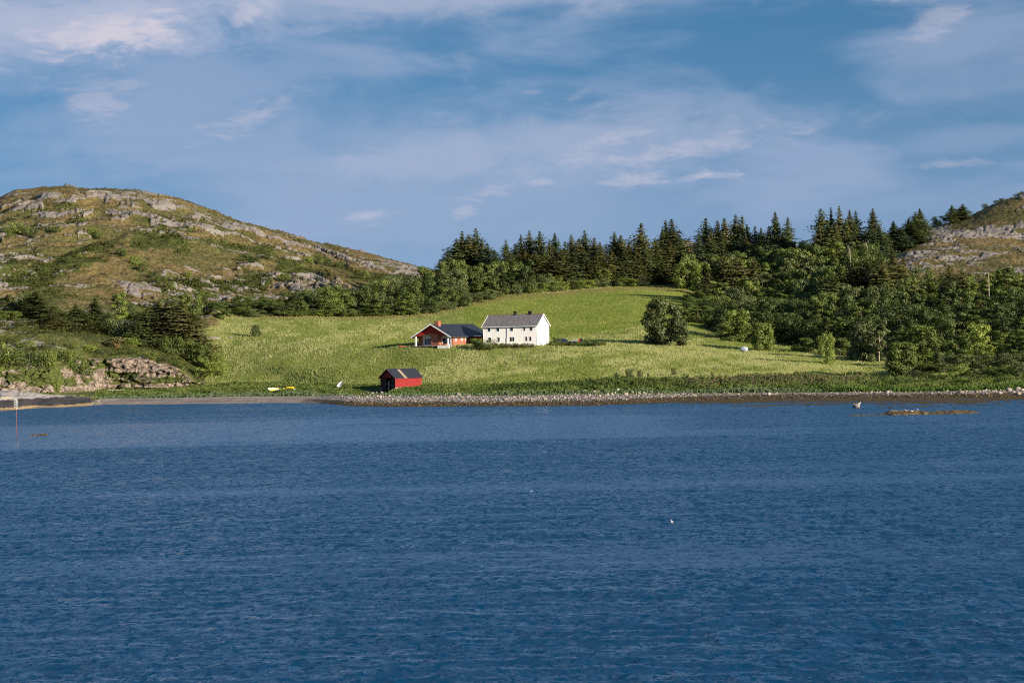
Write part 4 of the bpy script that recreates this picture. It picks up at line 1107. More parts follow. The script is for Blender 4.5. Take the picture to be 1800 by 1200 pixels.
# --- conifers on the skyline (px, top, Y)
SK = [(786, 440, 820, 'spruce'), (800, 419, 835, 'spruce'), (812, 406, 840, 'brownish'), (824, 412, 838, 'brownish'), (834, 401, 842, 'spruce'), (846, 420, 838, 'brownish'), (858, 427, 830, 'bluish'), (868, 440, 825, 'bluish')]
def ordlist(items, phrase, group, shape='spruce', **kw):
    for i, it in enumerate(items):
        px_, top_, Y_, tint = it[:4]
        look = {'spruce': 'dark spruce', 'brownish': 'brownish spruce', 'bluish': 'blue-green spruce', 'green': 'green leafy tree', 'bright': 'light green leafy tree', 'grey': 'grey-green leafy tree', 'deep': 'deep green leafy tree'}[tint]
        last = i == len(items) - 1 and len(items) > 2
        o_ = ORD[i] + ' from the left' if not last else 'rightmost'
        plant((shape, rnd.randrange(8)) if shape == 'spruce' else (shape, i % (6 if shape == 'round' else 3)), tint, px_, top_, Y=Y_, wpx=(it[4] if len(it) > 4 else None), label=f'{look}, {o_} {phrase}', group=group, **kw)
ordlist([(a, b, c, d, 40) for a, b, c, d in SK], 'in the separate skyline clump right of the bare hill', 'skyline clump of spruces beside the bare hill')
SK2 = [(889, 421, 862, 'spruce', 26), (905, 428, 868, 'spruce', 26), (914, 412, 870, 'spruce', 30), (929, 405, 872, 'brownish', 34), (949, 406, 866, 'spruce', 34), (966, 420, 864, 'brownish', 26), (976, 409, 868, 'bluish', 30), (993, 424, 862, 'spruce', 26),
       (1004, 412, 868, 'brownish', 26), (1017, 418, 863, 'brownish', 26), (1030, 404, 870, 'spruce', 28), (1043, 417, 865, 'brownish', 28), (1056, 425, 862, 'brownish', 26)]
ordlist(SK2, 'in the skyline row above the white farmhouse', 'skyline spruces above the farmhouse')
SK3 = [(1080, 407, 868, 'spruce', 34), (1090, 413, 864, 'brownish', 34), (1104, 428, 860, 'brownish', 28), (1124, 392, 872, 'brownish', 40), (1133, 425, 862, 'spruce', 30), (1150, 418, 882, 'spruce', 26), (1163, 402, 884, 'spruce', 30), (1171, 387, 888, 'spruce', 34),
       (1184, 384, 886, 'brownish', 40), (1194, 412, 880, 'spruce', 30)]
ordlist(SK3, 'in the skyline row at the head of the hayfield', 'skyline spruces at the head of the field')
SK4 = [(1226, 408, 880, 'spruce', 28), (1237, 379, 884, 'spruce', 40), (1249, 404, 878, 'brownish', 30), (1260, 388, 880, 'brownish', 30), (1272, 383, 880, 'brownish', 34), (1291, 372, 882, 'brownish', 38), (1304, 379, 880, 'spruce', 32), (1316, 394, 874, 'bluish', 26),
       (1329, 397, 872, 'brownish', 26), (1338, 400, 870, 'spruce', 26), (1349, 397, 868, 'brownish', 26), (1366, 372, 868, 'spruce', 34), (1383, 382, 866, 'spruce', 30)]
ordlist(SK4, 'in the skyline row over the middle of the wood', 'skyline spruces over the wood')
SK5 = [(1447, 359, 842, 'spruce', 36), (1461, 361, 842, 'spruce', 22), (1474, 358, 840, 'brownish', 30), (1486, 384, 838, 'spruce', 24), (1496, 368, 840, 'brownish', 24), (1507, 370, 842, 'bluish', 24), (1537, 366, 838, 'brownish', 42),
       (1572, 388, 852, 'bluish', 30), (1597, 384, 858, 'spruce', 26), (1610, 372, 862, 'spruce', 30), (1618, 366, 864, 'bluish', 26)]
ordlist(SK5, 'in the skyline group left of the rocky dome', 'skyline spruces near the right-hand rocks')
for nm_, lst_, ph_ in (('second rank behind the farmhouse', [(897, 444, 850), (921, 436, 852), (939, 440, 850), (958, 436, 852), (985, 438, 850), (1010, 442, 850), (1024, 436, 851), (1050, 446, 850)], 'in the lower rank above the farmhouse'),
                       ('second rank at the head of the field', [(1074, 440, 854), (1097, 442, 855), (1114, 436, 858), (1142, 440, 866), (1157, 432, 870), (1178, 424, 872), (1192, 436, 872)], 'in the lower rank at the field head'),
                       ('second rank over the wood', [(1232, 420, 866), (1254, 418, 866), (1268, 412, 866), (1283, 408, 868), (1298, 410, 866), (1311, 416, 864), (1335, 420, 860), (1356, 414, 858), (1374, 408, 856)], 'in the lower rank over the wood'),
                       ('second rank by the rocky dome', [(1440, 392, 832), (1456, 388, 832), (1470, 390, 830), (1502, 394, 830), (1528, 396, 828), (1546, 398, 828), (1584, 400, 850), (1604, 394, 852)], 'in the lower rank left of the rocky dome')):
    ordlist([(a, b, c, rnd.choice(['spruce', 'spruce', 'brownish', 'bluish']), 34) for a, b, c in lst_], ph_, nm_)
SK6 = [(1674, 360, 972, 'spruce', 18), (1692, 358, 972, 'spruce', 18)]
for i, it in enumerate(SK6): plant(('spruce', i), it[3], it[0], it[1], Y=it[2], wpx=it[4], label=f'small dark spruce tip, {("left", "right")[i]} of the two on the far right ridge', group='spruce pair on the far ridge')

# --- spruces standing in front
FR = [(1266, 452, 775, 'brownish', 44), (1276, 447, 770, 'brownish', 44), (1302, 452, 770, 'brownish', 36), (1324, 450, 768, 'brownish', 34), (1244, 475, 765, 'brownish', 30)]
ordlist(FR, 'among the rusty conifers inside the wood', 'rusty spruces inside the wood')
FR2 = [(1524, 455, 700, 'brownish', 46), (1552, 456, 690, 'brownish', 52), (1572, 446, 694, 'brownish', 54), (1588, 452, 698, 'brownish', 40), (1500, 460, 705, 'spruce', 44), (1480, 470, 700, 'spruce', 44), (1462, 480, 690, 'spruce', 44), (1668, 464, 690, 'brownish', 30), (1690, 468, 688, 'brownish', 24)]
FR2.sort()
ordlist(FR2, 'among tall conifers in the right-hand wood', 'tall spruces in the right-hand wood')
LF = [(62, 512, 655, 'spruce', 62), (45, 530, 650, 'spruce', 50), (92, 546, 638, 'brownish', 44), (110, 560, 640, 'brownish', 30), (124, 556, 642, 'brownish', 34), (150, 558, 640, 'brownish', 34), (166, 524, 668, 'spruce', 32), (134, 535, 664, 'spruce', 40), (192, 548, 650, 'spruce', 30)]
LF.sort()
ordlist(LF, 'in the left thicket above the sea cliff', 'spruces in the left thicket')
LF2 = [(258, 540, 640, 'spruce', 50), (276, 528, 646, 'brownish', 54), (298, 524, 642, 'brownish', 56), (318, 528, 640, 'brownish', 52), (334, 552, 638, 'brownish', 44), (346, 574, 636, 'brownish', 30), (240, 560, 636, 'spruce', 34)]
LF2.sort()
ordlist(LF2, 'in the dark clump at the field corner', 'dark conifer clump at the field corner')


def row(pts, step, phrase, group, tints, shapes=('round', 'round', 'tall'), wf=1.65, jy=6, jt=7, minh=2.5, segs=None):
    """a row of leafy trees following (px, top, Y) knots; labels count within named stretches"""
    a = np.array(pts, float); px_ = a[0, 0] + rnd.random() * step * .5; cnt = {}; made = []
    while px_ < a[-1, 0]:
        top_ = np.interp(px_, a[:, 0], a[:, 1]) + rnd.uniform(-jt, jt); Y_ = np.interp(px_, a[:, 0], a[:, 2]) + rnd.uniform(-jy, jy)
        made.append((px_, top_, Y_)); px_ += step * rnd.uniform(.75, 1.25)
    for (x_, t_, Y_) in made:
        sg = next((s_[1] for s_ in segs if x_ < s_[0]), segs[-1][1]) if segs else ''
        i = cnt.get(sg, 0); cnt[sg] = i + 1
        tint = rnd.choice(tints); shp = rnd.choice(shapes)
        look = {'green': 'green tree', 'bright': 'light green tree', 'grey': 'greyish tree', 'deep': 'dark green tree'}[tint]
        plant((shp, rnd.randrange({'round': 6, 'tall': 3, 'bush': 3}[shp])), tint, x_, t_, Y=Y_, wpx=step * wf * rnd.uniform(.85, 1.2), label=f'{look}, {ORD[min(i, 29)]} from the left {phrase} {sg}'.strip(), group=group, hlim=(minh, 13))

G_SHADE = ['deep', 'deep', 'green', 'deep']; G4 = ['green', 'green', 'deep', 'grey']; G5 = ['green', 'bright', 'grey', 'green']  # first list: mostly dark leaf tints, painting in the shade inside the wood
seg_mid = [(560, 'below the bare hill'), (690, 'beside the red house'), (800, 'above the red house'), (2000, 'above the farmhouse')]
row([(395, 535, 742), (440, 522, 750), (500, 516, 752), (560, 500, 755), (620, 503, 758), (680, 492, 768), (720, 476, 790), (770, 458, 812), (800, 455, 818)], 27, 'in the back hedge row', 'back row of the wood behind the houses', G4, segs=seg_mid)
row([(420, 540, 735), (480, 530, 738), (540, 516, 740), (600, 512, 742), (660, 512, 744), (720, 500, 752), (770, 482, 768), (830, 464, 800), (880, 460, 826), (925, 462, 838)], 25, 'in the middle hedge row', 'middle row of the wood behind the houses', G4, segs=seg_mid)
row([(424, 540, 732), (520, 531, 734), (600, 530, 737), (700, 528, 738), (760, 516, 744), (800, 500, 760), (850, 486, 790), (900, 470, 812), (950, 476, 826)], 24, 'in the front hedge row', 'front row of the wood behind the houses', ['green', 'green', 'grey', 'deep'], segs=seg_mid)
row([(480, 546, 731), (600, 544, 735.5), (700, 542, 735.5), (760, 534, 740), (800, 522, 757), (850, 508, 784), (900, 500, 806), (960, 496, 822), (1060, 492, 842), (1140, 492, 846)], 22, 'among the fringing shrubs', 'shrubs fringing the field behind the houses', ['green', 'bright', 'grey'], shapes=('bush', 'round'), jt=5, jy=1, minh=1.4, segs=seg_mid)
row([(950, 480, 830), (1000, 482, 842), (1060, 480, 850)], 24, 'between the spruces', 'leafy trees between the skyline spruces', G5, segs=[(2000, 'above the farmhouse')])
# left thicket
row([(-40, 520, 660), (20, 517, 664), (60, 525, 672), (110, 545, 672), (200, 555, 668)], 30, 'in the far left thicket', 'leafy trees in the left thicket', G5, segs=[(2000, 'under the bare hill')])
row([(-50, 540, 640), (40, 555, 640), (130, 565, 645), (230, 565, 645)], 30, 'in the nearer left thicket', 'leafy trees in the nearer left thicket', G5, segs=[(2000, 'under the bare hill')], shapes=('round', 'bush'))
row([(215, 535, 690), (260, 545, 690), (320, 520, 705), (350, 508, 715), (380, 528, 715), (400, 540, 718)], 24, 'at the hill foot', 'trees at the hill foot left of the field', G5, segs=[(2000, 'left of the hayfield')])
row([(225, 590, 628), (290, 596, 630), (330, 596, 632), (352, 610, 632)], 26, 'before the dark conifer clump', 'low trees before the conifer clump', G5, shapes=('bush', 'round'), segs=[(2000, 'on the headland')], minh=1.5)
row([(348, 626, 606), (395, 640, 607)], 22, "at the sea cliff's right end", 'bushes at the right end of the cliff', G5, shapes=('bush', 'round'), segs=[(2000, 'by the field')], minh=2, jt=4, jy=4)
row([(352, 612, 628), (400, 628, 630)], 22, "behind the cliff's right end", 'bushes behind the right end of the cliff', G5, shapes=('bush', 'round'), segs=[(2000, 'by the field')], minh=2, jt=4, jy=4)
# bushes on and before the cliff
for i, (px_, top_, b_, w_, t_) in enumerate([(-6, 600, 640, 50, 'bright'), (22, 612, 646, 46, 'green'), (50, 615, 648, 40, 'deep'), (84, 616, 655, 34, 'bright'), (72, 620, 652, 30, 'green'), (115, 613, 652, 40, 'bright'), (135, 622, 660, 38, 'green'), (150, 638, 664, 30, 'green')]):
    plant(('bush', i % 3), t_, px_, top_, base=b_, wpx=w_, label=f'{dict(bright="light", green="green", deep="dark")[t_]} bush, {ORD[i]} from the left on top of the sea cliff', group='bushes on top of the sea cliff')
plant(('hero', 0), 'deep', 233, 652, base=683, wpx=28, label='round dark green bush growing before the cliff face', cat='bush')
plant(('bush', 1), 'green', 256, 657, base=681, wpx=26, label='green bush right of the round one before the cliff', cat='bush')
plant(('bush', 2), 'green', 275, 662, base=681, wpx=28, label='low brownish green bush near the right end of the cliff foot', cat='bush')
plant(('bush', 0), 'bright', 97, 666, base=690, wpx=24, label='fresh green bush in a cleft of the cliff behind the shore slab', cat='bush')
plant(('bush', 1), 'green', 58, 670, base=688, wpx=12, label='thin green shrub in a crack of the cliff at far left', cat='bush')
for i, (px_, top_, b_, w_) in enumerate([(8, 398, 412, 22), (26, 392, 410, 26), (44, 398, 414, 22), (60, 404, 418, 20), (100, 398, 408, 16), (162, 402, 414, 18), (172, 408, 420, 22), (192, 424, 434, 18), (214, 438, 450, 22), (238, 452, 466, 24), (252, 464, 476, 18), (268, 478, 490, 18), (285, 486, 498, 20),
                                         (300, 496, 508, 20), (430, 446, 458, 26), (446, 452, 462, 20), (472, 446, 456, 16), (540, 452, 464, 22), (558, 448, 464, 26), (575, 456, 468, 24), (596, 460, 470, 18), (330, 478, 488, 16), (640, 478, 490, 24), (120, 452, 462, 16), (76, 470, 482, 18), (500, 482, 492, 20)]):
    plant(('bush', i % 3), ['green', 'bright', 'green', 'deep'][i % 4], px_, top_ - 2, base=b_, wpx=w_ * 1.1, label=f'{["green", "light green", "green", "dark"][i % 4]} bush, {ORD[i]} in the scatter climbing the bare left hill', group='bushes scattered over the bare hill', hlim=(1.2, 6))
for i, (px_, top_, b_, w_) in enumerate([(15, 592, 604, 34), (48, 598, 612, 36), (88, 600, 614, 34), (124, 602, 614, 30), (158, 606, 618, 32), (180, 612, 622, 26), (232, 612, 622, 28), (262, 618, 630, 30), (288, 626, 638, 30), (312, 632, 648, 28), (170, 632, 640, 22), (200, 654, 664, 20), (145, 660, 672, 20), (20, 664, 676, 26), (40, 666, 676, 24), (296, 660, 672, 24), (318, 650, 664, 22)]):
    plant(('bush', i % 3), ['green', 'bright', 'grey'][i % 3], px_, top_, base=b_, wpx=w_, label=f'low {["green", "light green", "greyish"][i % 3]} bush, {ORD[i]} of those dotting the left headland', group='low bushes dotting the left headland', hlim=(.7, 3))
# right-hand wood
segr = [(1330, 'at its left end'), (1480, 'left of its middle'), (1640, 'right of its middle'), (3000, 'at its right end')]
row([(1205, 440, 860), (1260, 430, 850), (1330, 425, 850), (1400, 412, 850), (1440, 405, 845), (1500, 400, 838), (1560, 412, 835)], 30, "in the wood's topmost row", 'topmost leafy row of the right-hand wood', G4, segs=segr)
row([(1205, 462, 842), (1260, 452, 835), (1330, 448, 830), (1400, 435, 825), (1480, 420, 815), (1540, 432, 805)], 30, "in the wood's second row", 'second row of the right-hand wood', G5, segs=segr)
row([(1340, 470, 790), (1400, 455, 790), (1480, 440, 780), (1540, 452, 770)], 30, "in the wood's third row", 'third row of the right-hand wood', G5, segs=segr)
row([(1206, 470, 852), (1222, 480, 825), (1290, 490, 765), (1360, 482, 755), (1440, 470, 745), (1500, 470, 735)], 30, "in the wood's fourth row", 'fourth row of the right-hand wood', G5, segs=segr)
row([(1222, 495, 770), (1280, 500, 735), (1350, 500, 725), (1430, 495, 715), (1500, 485, 710), (1600, 472, 712), (1680, 482, 712), (1760, 478, 712), (1840, 474, 712)], 31, "in the wood's fifth row", 'fifth row of the right-hand wood', G5, segs=segr)
row([(1215, 515, 745), (1280, 515, 705), (1360, 515, 695), (1440, 512, 690), (1520, 502, 680), (1600, 490, 684), (1700, 497, 684), (1840, 495, 684)], 31, "in the wood's sixth row", 'sixth row of the right-hand wood', G5, segs=segr)
row([(1215, 530, 700), (1280, 525, 680), (1360, 528, 670), (1440, 525, 662), (1520, 520, 650), (1600, 510, 655), (1700, 515, 655), (1840, 512, 655)], 33, "in the wood's seventh row", 'seventh row of the right-hand wood', G_SHADE, segs=segr)
row([(1222, 545, 668), (1280, 540, 655), (1360, 545, 645), (1440, 545, 635), (1520, 540, 620), (1600, 530, 622), (1700, 535, 622), (1840, 530, 622)], 33, "in the wood's eighth row", 'eighth row of the right-hand wood', G_SHADE, segs=segr)
row([(1280, 560, 628), (1360, 560, 620), (1440, 560, 612), (1520, 560, 598), (1600, 550, 590), (1700, 555, 590), (1840, 550, 590)], 34, "in the wood's ninth row", 'ninth row of the right-hand wood', G_SHADE, segs=segr)
row([(1560, 575, 562), (1640, 570, 555), (1720, 575, 552), (1840, 570, 555)], 33, "in the wood's tenth row", 'tenth row of the right-hand wood', G5, segs=segr)
row([(1610, 598, 530), (1680, 595, 520), (1760, 595, 520), (1840, 590, 522)], 33, "in the wood's last-but-one row", 'last row but one of the right-hand wood', G5, segs=segr)
row([(1625, 618, 505), (1690, 620, 492), (1760, 618, 492), (1840, 612, 494)], 34, "in the wood's nearest row", 'row of the right-hand wood nearest the beach', G5, segs=segr, minh=2)
row([(1668, 645, 486), (1720, 650, 482), (1770, 640, 480), (1840, 635, 480)], 26, 'in the beachside shrubs', 'shrubs along the beach edge of the wood', G5, shapes=('bush', 'round'), segs=segr, minh=1.2, jt=4, jy=3)
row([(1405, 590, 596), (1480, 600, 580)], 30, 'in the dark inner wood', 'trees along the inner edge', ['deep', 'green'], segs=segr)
row([(1566, 634, 508), (1620, 638, 500), (1690, 640, 487)], 24, "in the wood's front edge", 'front edge of the right-hand wood', G5, shapes=('bush', 'round'), segs=segr, minh=1.6, jt=5, jy=3)
row([(1600, 652, 494), (1660, 656, 481), (1760, 656, 479), (1840, 652, 478)], 21, 'in the low front shrubs', 'low front shrubs of the right-hand wood', G5, shapes=('bush',), segs=segr, minh=1.2, jt=4, jy=2)
row([(1690, 666, 471), (1760, 664, 470), (1840, 660, 470)], 19, 'in the lowest beachside shrubs', 'lowest shrubs above the far right beach', G5, shapes=('bush',), segs=segr, minh=.9, jt=3, jy=2)
# ridge shrubs at the far right
row([(1570, 408, 890), (1625, 402, 900)], 16, 'in the rocky dome shrubs', 'shrubs left of the rocky dome', G5, shapes=('bush',), segs=[(3000, 'under the spruces')], minh=1.2, jt=3)
row([(1650, 378, 985), (1690, 370, 985), (1712, 372, 985)], 15, 'on the far ridge', 'leafy group on the far ridge', ['deep', 'green'], shapes=('round',), segs=[(3000, 'left of the top rocks')], minh=1.2, jt=4)
for i, (px_, top_, w_) in enumerate([(1731, 358, 16), (1752, 352, 16), (1763, 352, 18), (1790, 340, 24), (1800, 342, 20)]):
    plant(('bush', i % 3), 'green', px_, top_, Y=990, wpx=w_, label=f'small green bush, {ORD[i]} from the left on the far right rocks', group='bushes on the far right rocks', hlim=(1.5, 5))
row([(1740, 480, 745), (1840, 476, 745)], 24, 'just under the rocks', 'trees just under the right rocks', G5, segs=[(3000, 'at the far right')])
# saplings on the bank
for i, (px_, top_, b_, w_) in enumerate([(1083, 654, 665, 9), (1107, 648, 668, 17), (1125, 650, 664, 12), (1140, 655, 664, 6), (1185, 646, 660, 12), (1253, 653, 661, 7)]):
    plant(('bush', i % 3), 'grey', px_, top_, base=b_, wpx=w_, label=f'wind-bent sapling, {ORD[i]} from the left on the bank above the beach', group='saplings on the bank', cat='sapling', hlim=(.8, 4))
# garden plants
for px_, top_, b_, w_, t_, lb in [(838, 594, 612, 26, 'bright', 'light green bush at the corner between the red house and the farmhouse'), (853, 596, 614, 44, 'green', 'big rounded bush before the left end of the farmhouse'), (868, 602, 614, 20, 'green', 'small green bush at the right flank of the big rounded one'),
                                  (966, 599, 607.5, 20, 'bright', 'bright green bush at the right gable of the farmhouse'), (979, 592, 607, 18, 'deep', 'dark bush beside the parked car'), (984, 600, 608, 16, 'green', 'low green bush left of the garden hedge'), (812, 552, 573, 4, 'green', 'x')]:
    if lb != 'x': plant(('bush', rnd.randrange(3)), t_, px_, top_, base=b_, wpx=w_, label=lb, cat='bush', hlim=(.8, 5))
for i, px_ in enumerate([884, 893, 903, 913, 923, 933]):
    plant(('bush', i % 3), 'brownish', px_, 602.5 + (i % 2), base=611.5, wpx=15, label=f'brownish shrub, {ORD[i]} from the left in the border along the farmhouse front', group='brownish shrubs along the farmhouse front', hlim=(.8, 3))
for i, px_ in enumerate([996, 1006, 1017, 1028, 1039, 1050, 1059]):
    plant(('bush', i % 3), ['green', 'deep'][i % 2], px_, 599.5 - (i > 4), base=608.5, wpx=17, label=f'low green shrub, {ORD[i]} from the left in the hedge right of the farmhouse', group='low hedge right of the farmhouse', hlim=(.8, 3))


def small_pine():
    x, y, z = hit(205, 612.5); r = empty('small_pine', (x, y, z)); tag(r, 'small flat-topped pine with reddish stems on the headland', 'pine tree')
    g = np.random.default_rng(5); mb = MB(); P = []
    for k in range(6):
        a = k * 1.1; tip = (math.cos(a) * 1.5, math.sin(a) * 1.2, 1.9 + .3 * g.random())
        mb.tube([(0, 0, -.4), (math.cos(a) * .4, math.sin(a) * .4, .7), (math.cos(a) * 1.0, math.sin(a) * .8, 1.4), tip], [.14, .11, .08, .03], 5)
    mb.build('trunk', BARK_R, r, True)
    D = rand_dirs(900, g); P = D * np.array([2.7, 2.2, .75]) * (g.random((900, 1)) ** .33) + np.array([0, 0, 2.35]); P[:, 2] += .5 * (g.random(900) - .5)
    N = D + .8 * rand_dirs(900, g); N /= np.linalg.norm(N, axis=1, keepdims=True)
    v, f = leaf_quads(P, N, .28 + .1 * g.random(900), g); link('crown', mesh_np('crown', v, f, LM['brownish'], {'tone': np.repeat(g.random(900), 4)}), r)
small_pine()


def dead_tree(px_, top_, base_, Y, label):
    X, Yw, Z0 = at(px_, base_, Y * S); h = at(px_, top_, Y * S)[2] - Z0; zg = ground(X, Yw)
    r = empty('dead_tree', (X, Yw, min(zg, Z0))); off = Z0 - min(zg, Z0); g = np.random.default_rng(int(px_)); tag(r, label, 'dead tree')
    MB().tube([(.3, 0, -.3), (.2, 0, off), (-.1, 0, off + h * .5), (-.5, 0, off + h)], [.12, .10, .07, .02], 5).build('trunk', BARK_P, r)
    for k in range(5):
        a = g.random() * 6.28; z = off + h * (.3 + .12 * k); MB().tube([(0, 0, z), (math.cos(a) * .9, math.sin(a) * .6, z + .6), (math.cos(a) * 1.3, math.sin(a), z + 1.3)], [.05, .035, .015], 4).build('branch', BARK_P, r)
dead_tree(1494, 430, 452, 770, 'bleached dead tree poking out of the upper right wood')
dead_tree(1524, 424, 436, 800, 'small bleached dead tree just left of the rocky dome')

# ------------------------------------------------------------------ stones
def ico(sub, seed, amp=.28, flat=.65):
    import bmesh
    bm = bmesh.new(); bmesh.ops.create_icosphere(bm, subdivisions=sub, radius=.5)
    v = np.array([x.co[:] for x in bm.verts]); f = np.array([[q.index for q in p.verts] for p in bm.faces]); bm.free()
    g = np.random.default_rng(seed)
    for _ in range(7):                    # chop planes for a broken look
        d = rand_dirs(1, g)[0]; lim = .30 + .14 * g.random(); over = np.maximum(v @ d - lim, 0); v = v - over[:, None] * d
    v = v * (1 + amp * .3 * g.normal(size=(len(v), 1))); v[:, 2] *= flat
    return v, f
M_STONE = simple('stone', (.27, .235, .205), .85, .35, 1.6, .2, .02, per_object=.4)
M_STONE2 = simple('pale_stone', (.31, .27, .225), .85, .25, 1.6, .2, .02, per_object=.2)
M_OUT = simple('outcrop_rock', (.20, .17, .145), .9, .4, 2.5, .2, .03)
BV = [ico(2, 300 + i) for i in range(6)]
BMESH = {(i, m.name): mesh_np('boulder', *BV[i], m) for i in range(6) for m in (M_STONE, M_STONE2)}
def boulder(px_, py_, wpx, i, label, group, pale=True, name='boulder', flat=1.0):
    x, y, z = hit(px_, py_ + wpx * .25); s_ = wpx * y / F * 1.15
    o = link(name, BMESH[(i % 6, (M_STONE2 if pale else M_STONE).name)], None, (x, y, z + s_ * .12)); o.scale = (s_, s_ * (.7 + .3 * rnd.random()), s_ * (.9 + .3 * rnd.random()) * flat); o.rotation_euler = (rnd.uniform(-.2, .2), rnd.uniform(-.2, .2), rnd.random() * 6.28)
    tag(o, label, 'boulder', group); return o
b1 = sorted([(225, 300, 60), (500, 315, 60), (580, 320, 50), (705, 295, 50), (830, 300, 70), (785, 320, 40), (930, 290, 60), (1065, 290, 110), (1030, 400, 100), (940, 380, 90), (1170, 330, 60), (1270, 380, 80), (760, 360, 60), (340, 310, 40), (650, 390, 50), (280, 335, 40), (160, 290, 30), (20, 385, 50)])
for i, (a, b_, w_) in enumerate(b1):
    boulder(600 + a / 15, 670 + b_ / 15, w_ / 15, i, ('largest pale block before the boathouse door' if w_ == 110 else f'pale boulder, {ORD[i]} from the left in the heap before the boathouse'), 'boulders heaped before the boathouse')
b2 = sorted([(145, 240, 45), (205, 235, 25), (270, 250, 50), (50, 260, 60), (500, 260, 50), (600, 245, 50), (720, 245, 40), (795, 235, 35), (950, 235, 50), (1005, 215, 35), (1065, 180, 60), (1110, 175, 30), (1150, 165, 30), (1195, 175, 35), (1205, 210, 50), (1255, 205, 50), (1290, 190, 40), (1320, 155, 50),
             (1410, 205, 60), (1490, 185, 40), (1565, 190, 45), (1615, 190, 40), (1705, 180, 35), (1120, 225, 40), (265, 180, 50), (430, 245, 30), (350, 262, 40)])
for i, (a, b_, w_) in enumerate(b2):
    boulder(880 + a / 6.43, 660 + b_ / 6.43, w_ / 6.43, i + 2, f'pale boulder, {ORD[i]} from the left along the middle of the stony beach', 'boulders along the middle of the beach')
b3 = sorted([(555, 540, 110), (660, 525, 60), (1500, 495, 130), (1440, 390, 60), (1320, 390, 90), (985, 520, 50), (1050, 505, 40), (1105, 505, 40), (1170, 525, 60), (1245, 515, 50), (1330, 505, 40), (1330, 560, 100), (1690, 470, 140), (1770, 500, 90), (1700, 570, 90), (400, 560, 50), (860, 540, 90), (1600, 540, 60)])
for i, (a, b_, w_) in enumerate(b3):
    boulder(1640 + a / 11.25, 640 + b_ / 11.25, w_ / 11.25, i + 1, f'rounded boulder, {ORD[i]} from the left on the beach at the far right', 'boulders on the far right beach', pale=(i % 2 == 0))
b4 = [(1092, 665, 5), (1137, 666, 5), (1152, 667, 7), (1195, 666, 5), (1203, 664, 5), (1210, 663, 6), (1250, 666, 3), (1262, 667, 4), (1532, 688, 6), (1547, 688, 5), (1560, 688, 8), (1352, 692, 10), (748, 692, 0), (806, 692, 9)]
b4 = [q for q in b4 if q[2]]; b4.sort()
for i, (a, b_, w_) in enumerate(b4):
    boulder(a, b_, w_, i, f'small stray stone, {ORD[i]} from the left among those strewn on the green bank', 'stray stones on the bank')
lone = boulder(1505, 700, 14, 3, 'lone boulder in the shallows with two gulls on it', None, pale=False)
q_ = level(1505.5, 716); lone.location = ((q_[0] - 900) / F * (H * F / (q_[1] - HZ)), H * F / (q_[1] - HZ), .18)
x_, y_, z_ = hit(375, 594)
o_ = link('rock_outcrop', mesh_np('rock_outcrop', *ico(3, 320, .16, .6), M_OUT), None, (x_, y_, z_ - .35)); o_.scale = (5.2, 3.4, 3.0); o_.rotation_euler = (0, R(4), .3)
tag(o_, 'pale rock outcrop in the grass at the left edge of the hayfield', 'rock')
x_, y_, z_ = hit(405, 593)
o_ = link('rock_outcrop', mesh_np('rock_outcrop', *ico(2, 321, .1, .5), M_OUT), None, (x_, y_, z_ - .1)); o_.scale = (2.0, 1.5, 1.8)
tag(o_, 'little rock just right of the pale outcrop in the hayfield', 'rock')


def beach_stones():
    wgt = beach[:-1, :-1] * (Tm > 1.0) * (Tm < 2.06) * np.clip(1 - sst(Pm, 168, 175) * (1 - sst(Pm, 585, 640)), 0, 1) * (Pm > 165)
    P, r, c = sample(wgt, 6500); n = len(P); v0, f0 = ico(1, 330, .5, .7)
    hi = TT[r, c] - 1; s_ = .14 + .62 * rng.random(n) ** 4
    a = rng.random(n) * 6.28; ca, sa = np.cos(a), np.sin(a)
    v = v0[None] * s_[:, None, None] * (1 + .35 * rng.normal(size=(n, 1, 3)) * .6)
    v = np.stack([v[..., 0] * ca[:, None] - v[..., 1] * sa[:, None], v[..., 0] * sa[:, None] + v[..., 1] * ca[:, None], v[..., 2]], -1) + P[:, None]
    f = f0[None] + np.arange(n)[:, None, None] * len(v0)
    low = sst(P[:, 2] + .45 * (rng.random(n) - .5), .72, .45)
    col = lerp((.20, .17, .15), (.36, .32, .29), rng.random(n) ** 1.2) * (1 - low[:, None]) + lerp((.04, .030, .016), (.13, .098, .058), rng.random(n)) * low[:, None]
    tag(link('beach_stones', mesh_np('beach_stones', v.reshape(-1, 3), f.reshape(-1, 3), attr_mat('stones', 0.0), {'albedo': np.repeat(col, len(v0), 0)})), 'grey and weed-brown stones covering the beach', 'stones', kind='stuff')
beach_stones()


